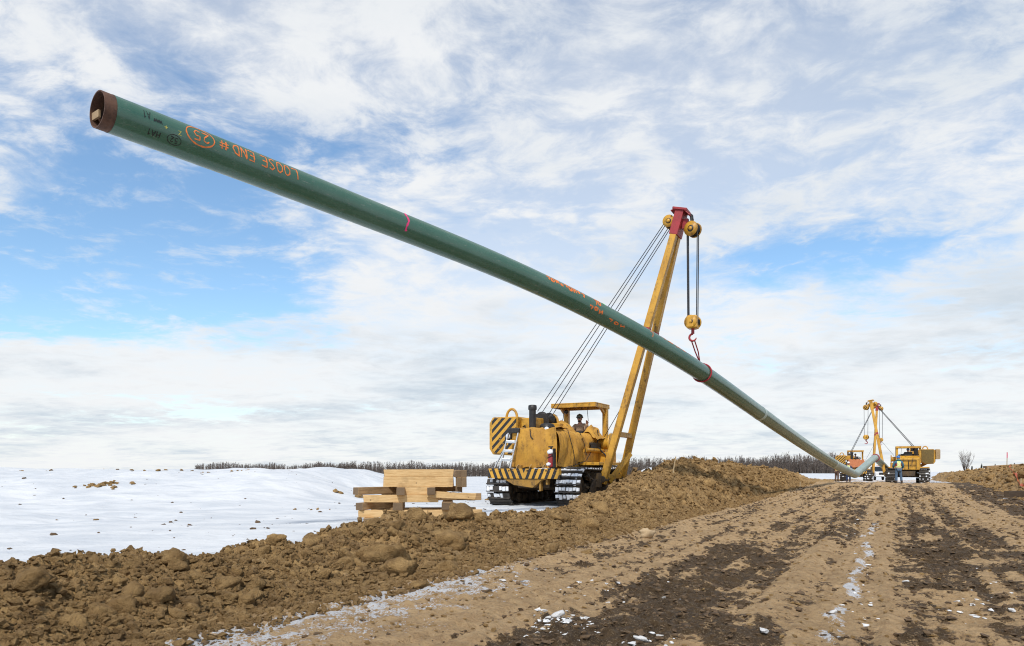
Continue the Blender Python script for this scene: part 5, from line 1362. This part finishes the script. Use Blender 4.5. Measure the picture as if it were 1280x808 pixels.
BEND = dict(STAND); BEND.update(elbL=(-.26, .1, 1.18), wriL=(-.2, .32, 1.15), elbR=(.26, .12, 1.2), wriR=(.16, .34, 1.2))
person('worker in bright orange vest and brown trousers behind the low pipe bend', on_dirt(1046, 66), R(-60), BEND, M_ORJ, M_BROWN, M_HWHITE, vest=M_VOR)
person('worker in navy trousers and lime vest, hidden behind the low pipe bend', on_dirt(1060.5, 63.0), R(170), BEND, M_NAVY, M_NAVY, M_HWHITE, vest=M_VLIME)

# ------------------------------------------------------------------ pickup beyond the tractors
M_WHITE = paint('white_car_paint', (0.72, 0.73, 0.74), (0.6, 0.6, 0.6), .3, 0, 3, .4, (0.25, 0.2, 0.15), .4, .02, .5)
M_TYRE = paint('tyre_rubber', (0.02, 0.02, 0.02), (0.05, 0.04, 0.03), .85, 0, 8, .6, bump=.2)
M_LAMP = paint('orange_lens', (0.6, 0.2, 0.03), None, .2, 0, 5, .3, bump=0)
def pickup(label, loc, rz):
    r = empty('pickup_truck', loc, rz); tag(r, label, 'pickup truck')
    b = MB(); b.prism([(2.75, .55), (2.8, .95), (2.65, 1.15), (1.25, 1.22), (-2.75, 1.22), (-2.8, .6)], -.95, .95, 'x'); b.build('body', M_WHITE, r, .06)
    c = MB(); c.prism([(1.3, 1.22), (.62, 1.86), (.4, 1.92), (-1.0, 1.92), (-1.25, 1.80), (-1.35, 1.22)], -.82, .82, 'x'); c.build('cab', M_WHITE, r, .05)
    w = MB(); w.add([(-.74, 1.30, 1.27), (.74, 1.30, 1.27), (.68, .66, 1.86), (-.68, .66, 1.86)], [(0, 1, 2, 3)]); w.build('windscreen', M_GLASS, r)
    for s in (-1, 1):
        for y0, y1 in ((.05, .78), (-1.05, -.08)): MB().prism([(y0, 1.28), (y1, 1.28), (y1 - .25 if y0 > 0 else y1, 1.82), (y0, 1.82)], s * .822, s * .832, 'x').build('side_window', M_GLASS, r)
        MB().box(s * 1.0 - .14, s * 1.0 + .14, .85, 1.0, 1.28, 1.56).build('wing_mirror', M_BLK, r, .03)
        MB().box(s * .72 - .18, s * .72 + .18, 2.70, 2.80, .88, 1.10).build('headlight', M_LENS, r, .02)
        for y in (1.75, -1.75):
            t = MB().lathe([(0, -.13), (.3, -.13), (.39, -.1), (.41, 0), (.39, .1), (.3, .13), (0, .13)], (s * .84, y, .41), (1, 0, 0), 20).build('wheel', M_TYRE, r)
            MB().lathe([(0, .135), (.22, .135), (.23, .10)], (s * .84, y, .41), (s, 0, 0), 14).build('rim', M_ALU, t)
    MB().box(-.52, .52, 2.74, 2.82, .78, 1.08).build('grille', M_BLK, r, .02); MB().box(-.95, .95, 2.72, 2.92, .50, .74).build('front_bumper', M_ALU, r, .04)
    MB().box(-.3, .3, -.1, .05, 1.93, 2.02).build('roof_beacon', M_LAMP, r, .02)
    return r
xk, yk = (1098.5 - 640) / FPX * 98, 98.0
pickup('white pickup truck parked behind the far tractors, half hidden by the boom', (xk, yk, dirt_z(xk, yk)), math.pi - R(16))

# ------------------------------------------------------------------ small things on the ground
def rock(name, label, cat, u, d, r, mat, k, sq=.6, group=None, z=None, on=dirt_z):
    x = (u - 640) / FPX * d; o = bpy.data.objects.new(name, CLODS[k].copy()); COL.objects.link(o); o.data.materials.clear(); o.data.materials.append(mat)
    o.location = (x, d, on(x, d) + r * sq * .55); o.scale = (r * (1 + .3 * math.sin(k * 2.1)), r * .8, r * sq); o.rotation_euler = (.25 * math.sin(k), -.3 * math.cos(k * 1.7), k * 1.3)
    return tag(o, label, cat, group)
M_PALE = paint('pale_stone', (0.50, 0.37, 0.22), (0.40, 0.28, 0.16), .9, 0, 9, .6, bump=.4)
rock('stone', 'pale flat stone lying on the flank of the soil bank below the boom', 'stone', 808, 13.2, .17, M_PALE, 3, .6)
rock('clod', 'dark lump of earth on the track right of the worker', 'clod', 1162, 33, .20, M_MUD, 5, .7)
M_LUMP = paint('snow_lump', (0.74, 0.745, 0.75), (0.50, 0.48, 0.45), .75, 0, 9, .8, (0.22, 0.17, 0.12), .7, .5)
chunks = [(698, 768, .085, 'largest lump of broken snow on the dark mud, foreground centre'), (712, 776, .06, 'jagged snow lump right of the largest one on the dark mud'), (686, 776, .055, 'snow lump left of the largest one on the dark mud'), (722, 781, .045, 'small snow lump at the right of the foreground cluster'), (672, 797, .04, 'lone snow lump below the foreground cluster'), (716, 765, .035, 'tiny snow lump above the foreground cluster'),
          (735, 779, .03, 'tiny snow lump at the far right of the foreground cluster'), (803, 803, .06, 'snow lump at the bottom edge right of the cluster'), (1133, 728, .055, 'white snow lump on the pale strip between the ruts'), (1265, 758, .05, 'snow lump near the right edge in the muddy rut'), (1042, 768, .045, 'small dirty snow lump left of the snowy rut'), (955, 803, .06, 'snow lump at the bottom edge left of the pale strip')]
for k, (u, v, r, lab) in enumerate(chunks):
    d = CAMZ * FPX / (v - HORIZON); rock('snow_lump', lab, 'snow lump', u, d, r * .85, M_LUMP, k % 10, .42, 'lumps of broken snow on the track')
def fragments(n):
    u = np.concatenate([RNG.normal(700, 22, n), RNG.normal(800, 25, n // 4), RNG.normal(735, 60, n // 2), RNG.normal(1075, 10, n // 2), RNG.normal(1225, 30, n // 3)])
    v = np.concatenate([RNG.normal(777, 7, n), RNG.normal(802, 3, n // 4), RNG.normal(735, 8, n // 2), RNG.uniform(640, 780, n // 2), RNG.normal(745, 14, n // 3)])
    d = CAMZ * FPX / (v - HORIZON); x = (u - 640) / FPX * d; s, t = to_st(x, d); k = (s > 1) & (t > -4.6) & (t < 4); s, t = s[k], t[k]; z, _ = grid_z(s, t)
    crumbs('snow_fragments', s, t, np.minimum(.006 + RNG.exponential(.009, len(s)), .035), z - .004, M_LUMP, dirt_track, .45)
fragments(110)
# boards dropped on the track
M_BRD = wood('bleached_board', (0.62, 0.48, 0.31), (0.48, 0.36, 0.22))
def board(label, u, d, l, w, h, rot, mat=M_BRD, on=dirt_z, lift=.01, tilt=0.0, name='wooden_board', cat='board'):
    x = (u - 640) / FPX * d; o = MB().box(-l / 2, l / 2, -w / 2, w / 2, 0, h).build(name, mat, None, .006); o.location = (x, d, on(x, d) + lift); o.rotation_euler = (0, tilt, rot); return tag(o, label, cat)
board('bleached board lying across the track, upper of two', 1086, 27.5, .95, .12, .05, R(22), lift=.03); board('short bleached board below the longer one on the track', 1070, 25.0, .40, .10, .05, R(5), lift=.02)
M_W3 = wood('soaked_dark_timber', (0.085, 0.058, 0.038), (0.05, 0.034, 0.024))
board('dark heavy beam lying at the right edge below the orange tape', 1279, 29.0, 1.5, .28, .26, R(8), M_W3, name='timber_beam', cat='beam', lift=-.02)
board('grey plank lying on the crest of the right soil bank', 1252, 47.0, 2.6, .3, .12, R(12), M_W2, lift=.10, tilt=-.05)
# survey stakes
M_LATH = paint('pale_lath_wood', (0.50, 0.38, 0.22), None, .8, 0, 6, .5, bump=.2)
M_FLUO = paint('fluorescent_tape', (0.85, 0.12, 0.04), (0.8, 0.2, 0.03), .6, 0, 6, .5, bump=.1); M_PINKT = paint('pink_ribbon', (0.75, 0.08, 0.20), None, .6, 0, 6, .4, bump=.1)
def stake(label, u, d, h, lean, tip=None):
    x = (u - 640) / FPX * d; r = empty('survey_stake', (x, d, dirt_z(x, d) - .15)); tag(r, label, 'stake', 'survey stakes on the soil banks')
    MB().beam((0, 0, 0), (lean, .02, h + .15), .045, .02).build('lath', M_LATH, r)
    if tip: MB().beam((lean * .7, .01, (h + .15) * .7), (lean * 1.002, .021, (h + .15) * 1.003), .052, .027).build('painted_tip', tip, r)
stake('thin pale stake leaning on the left soil bank near the boom', 840, 22.9, .55, .12)
stake('red tipped stake standing on the right soil bank', 1258.5, 46, 1.0, .04, M_PINKT)
stake('thin bare stake on the low far end of the left soil bank', 1000, 40, .35, .02)
# slack orange tape down the right bank
tp = [Vector(((u - 640) / FPX * d, d, 0)) for u, d in ((1262, 44), (1266, 40), (1270, 36.5), (1276, 33), (1285, 31))]
tp = [Vector((p.x, p.y, dirt_z(p.x, p.y) + (.38 if i % 2 == 0 else .18))) for i, p in enumerate(tp)]
mb = MB(); up_, dn_ = [], []
for a, b in zip(tp, tp[1:]):
    for k in range(6):
        f = k / 6; c = a.lerp(b, f) - Vector((0, 0, .14 * math.sin(math.pi * f))); tw = .05 * math.cos(k * .9)
        up_.append(c + Vector((tw, 0, .05)) - tp[0]); dn_.append(c - Vector((tw, 0, .05)) - tp[0])
mb.grid([up_, dn_]); tape = mb.build('barrier_tape', M_FLUO); tape.location = tp[0]; tag(tape, 'fluorescent orange tape sagging down the right soil bank', 'tape')
for k, p in enumerate(tp[1:-1]): stake(('short lath carrying the orange tape at its upper bend', 'short lath carrying the orange tape at its middle', 'short lath carrying the orange tape near the dark beam')[k], p.x / p.y * FPX + 640, p.y, .45, .03)

# soil showing through the drifted snow, and crumbs thrown on to it
for (u, d, n, sp, rr) in ((118, 25.0, 16, .55, .16), (135, 25.4, 8, .5, .09), (447, 26.5, 10, .5, .15), (660 - 45, 27, 9, .7, .13), (170, 29.5, 6, .6, .09), (240, 29.5, 7, .9, .09), (300, 30, 6, .6, .08), (60, 29.5, 8, .9, .08), (395, 20.5, 5, .5, .07), (80, 17, 3, .4, .05)):
    for k in range(n):
        x = (u - 640) / FPX * d + random.gauss(0, sp); y = d + random.gauss(0, sp * .4); r = rr * random.uniform(.4, 1.1)
        put_clod(snow_field, x, y, snow_z(x, y) + r * .05, r, k, .6)
def snow_crumbs(n):
    x = RNG.uniform(-22, 3, n); y = RNG.uniform(9, 32, n); s, t = to_st(x, y); z, d = snow_fields(x, y)
    k = (t < -8.2) & (RNG.uniform(0, 1, n) < np.clip(.06 + d * 1.6 + .5 * np.exp(-((t + 8.3) / .9) ** 2), 0, 1)); s, t, z = s[k], t[k], z[k]
    crumbs('soil_crumbs', s, t, np.minimum(.008 + RNG.exponential(.012, len(s)), .06), z - .004, M_MUD, snow_field, .6)
snow_crumbs(5000)

# ------------------------------------------------------------------ bare winter wood along the far edge of the field
M_BARK = paint('grey_brown_bark', (0.105, 0.083, 0.07), (0.15, 0.122, 0.105), .95, 0, .05, .8, bump=0)
M_SPRUCE = paint('dark_spruce', (0.018, 0.028, 0.018), (0.03, 0.04, 0.028), .95, 0, .3, .8, bump=0)
def blades(mb_v, mb_f, p, d, w, n_):
    s = np.cross(d, n_); s = s / (np.linalg.norm(s) + 1e-6) * w
    o = len(mb_v); mb_v += [p - s, p + s, p + d]; mb_f.append((o, o + 1, o + 2))
def wood_belt(n, ends, hmin, hmax, depth, seed, twigs, name, parent=None):
    rg = np.random.default_rng(seed); V, F = [], []; gd = np.linspace(250, 600, 60); gu = np.linspace(0, 1, 60)
    for k in range(n):
        f = rg.uniform(0, 1); u = np.interp(f, [0, 1], [ends[0][0], ends[1][0]]); d = np.interp(f, [0, 1], [ends[0][1], ends[1][1]]) + rg.uniform(0, depth)
        x = (u - 640) / FPX * d + rg.uniform(-1, 1); z = .10 - float(np.interp(x / d, [-.1, .1, .35], [.0108, .0095, .0045])) * (math.hypot(x, d) - 45) - .3
        h = rg.uniform(hmin, hmax) * (1 + .07 * math.sin(u * .11 + seed) + .08 * math.sin(u * .037 + 2 * seed) + .04 * math.sin(u * .43)); w = .07 + h * .014
        b = np.array([x, d, z]); top = np.array([rg.normal(0, .25), rg.normal(0, .25), h])
        o = len(V)
        for a in range(3): V.append(b + np.array([math.cos(a * 2.1), math.sin(a * 2.1), 0]) * w)
        V.append(b + top); F += [(o, o + 1, o + 3), (o + 1, o + 2, o + 3), (o + 2, o, o + 3)]
        for t in range(twigs):
            q = rg.uniform(.12, .98); p = b + top * q; an = rg.uniform(0, 6.28); L = h * (.05 + .20 * (1 - q) + .05 * rg.uniform())
            blades(V, F, p, np.array([math.cos(an) * .55, math.sin(an) * .55, 1.0]) * L, .07 + .06 * rg.uniform(), np.array([math.sin(an), math.cos(an) + .4, .2]))
    return tag(mesh_obj(name, np_mesh(name, np.array(V), np.array(F), False), M_BARK, parent), kind='stuff', label='dark belt of leafless winter trees along the field edge' if name == 'winter_wood' else None, cat='wood')
wood_belt(2600, ((395, 470), (1075, 330)), 6.5, 9.8, 45, 1, 26, 'winter_wood')
o = wood_belt(900, ((245, 500), (445, 470)), 8.0, 10.0, 25, 2, 22, 'far_thicket'); o['label'] = 'thin fringe of bare brush above the snow bank on the left'
# low dense undergrowth of the belt is darker because it stands closer together
o = wood_belt(3600, ((395, 470), (1075, 330)), 4.2, 7.4, 30, 3, 16, 'undergrowth'); o['label'] = 'low tangled undergrowth at the foot of the winter wood'
# one bare bush and a few spruce tips beyond the right bank
def bush(label, u, d, h):
    x = (u - 640) / FPX * d; z = .3; r = empty('bare_bush', (x, d, z)); tag(r, label, 'bush'); rg = random.Random(2); st = MB(); tw = MB()
    for k in range(16):
        a = rg.uniform(0, 6.28); tip = Vector((math.cos(a) * h * .33 * rg.uniform(.3, 1), math.sin(a) * h * .3, h * rg.uniform(.75, 1)))
        st.tube([(0, 0, 0), tip * .4 + Vector((rg.uniform(-.1, .1), 0, 0)), tip], [.035, .02, .008], 5)
        for j in range(14):
            p0 = tip * rg.uniform(.3, 1); tw.tube([p0, p0 + Vector((rg.uniform(-.4, .4), rg.uniform(-.4, .4), rg.uniform(.2, .7)))], [.012, .004], 4)
    st.build('stem', M_BARK, r); tag(tw.build('twigs', M_BARK, r), kind='stuff')
bush('leafless bush standing against the sky beyond the right soil bank', 1207, 95, 3.2)
rg1 = random.Random(9)
for k, (u, h, lab) in enumerate(((1215, 5, 'small spruce tip just right of the leafless bush'), (1227, 6.0, 'second spruce tip right of the leafless bush'), (1232, 4.5, 'shorter spruce tip beside the second one right of the bush'), (1244, 6, 'spruce tip left of the red tipped stake'), (1268, 6.5, 'spruce tip right of the red tipped stake'))):
    d = 300 + 10 * k; x = (u - 640) / FPX * d; z = -2.9; r = empty('spruce_tree', (x, d, z)); tag(r, lab, 'tree', 'spruces on the right horizon')
    MB().tube([(0, 0, 0), (0, 0, h)], [.12, .02], 5).build('trunk', M_BARK, r); V, F = [], []
    rgn = np.random.default_rng(k)
    for j in range(260):
        q = rgn.uniform(.05, 1); an = rgn.uniform(0, 6.28); L = (1.03 - q) * h * .42
        blades(V, F, np.array([0, 0, q * h]), np.array([math.cos(an), math.sin(an), -.35]) * L, .34, np.array([0, 0, 1.0]))
    tag(mesh_obj('crown', np_mesh('crown', np.array(V), np.array(F), False), M_SPRUCE, r))
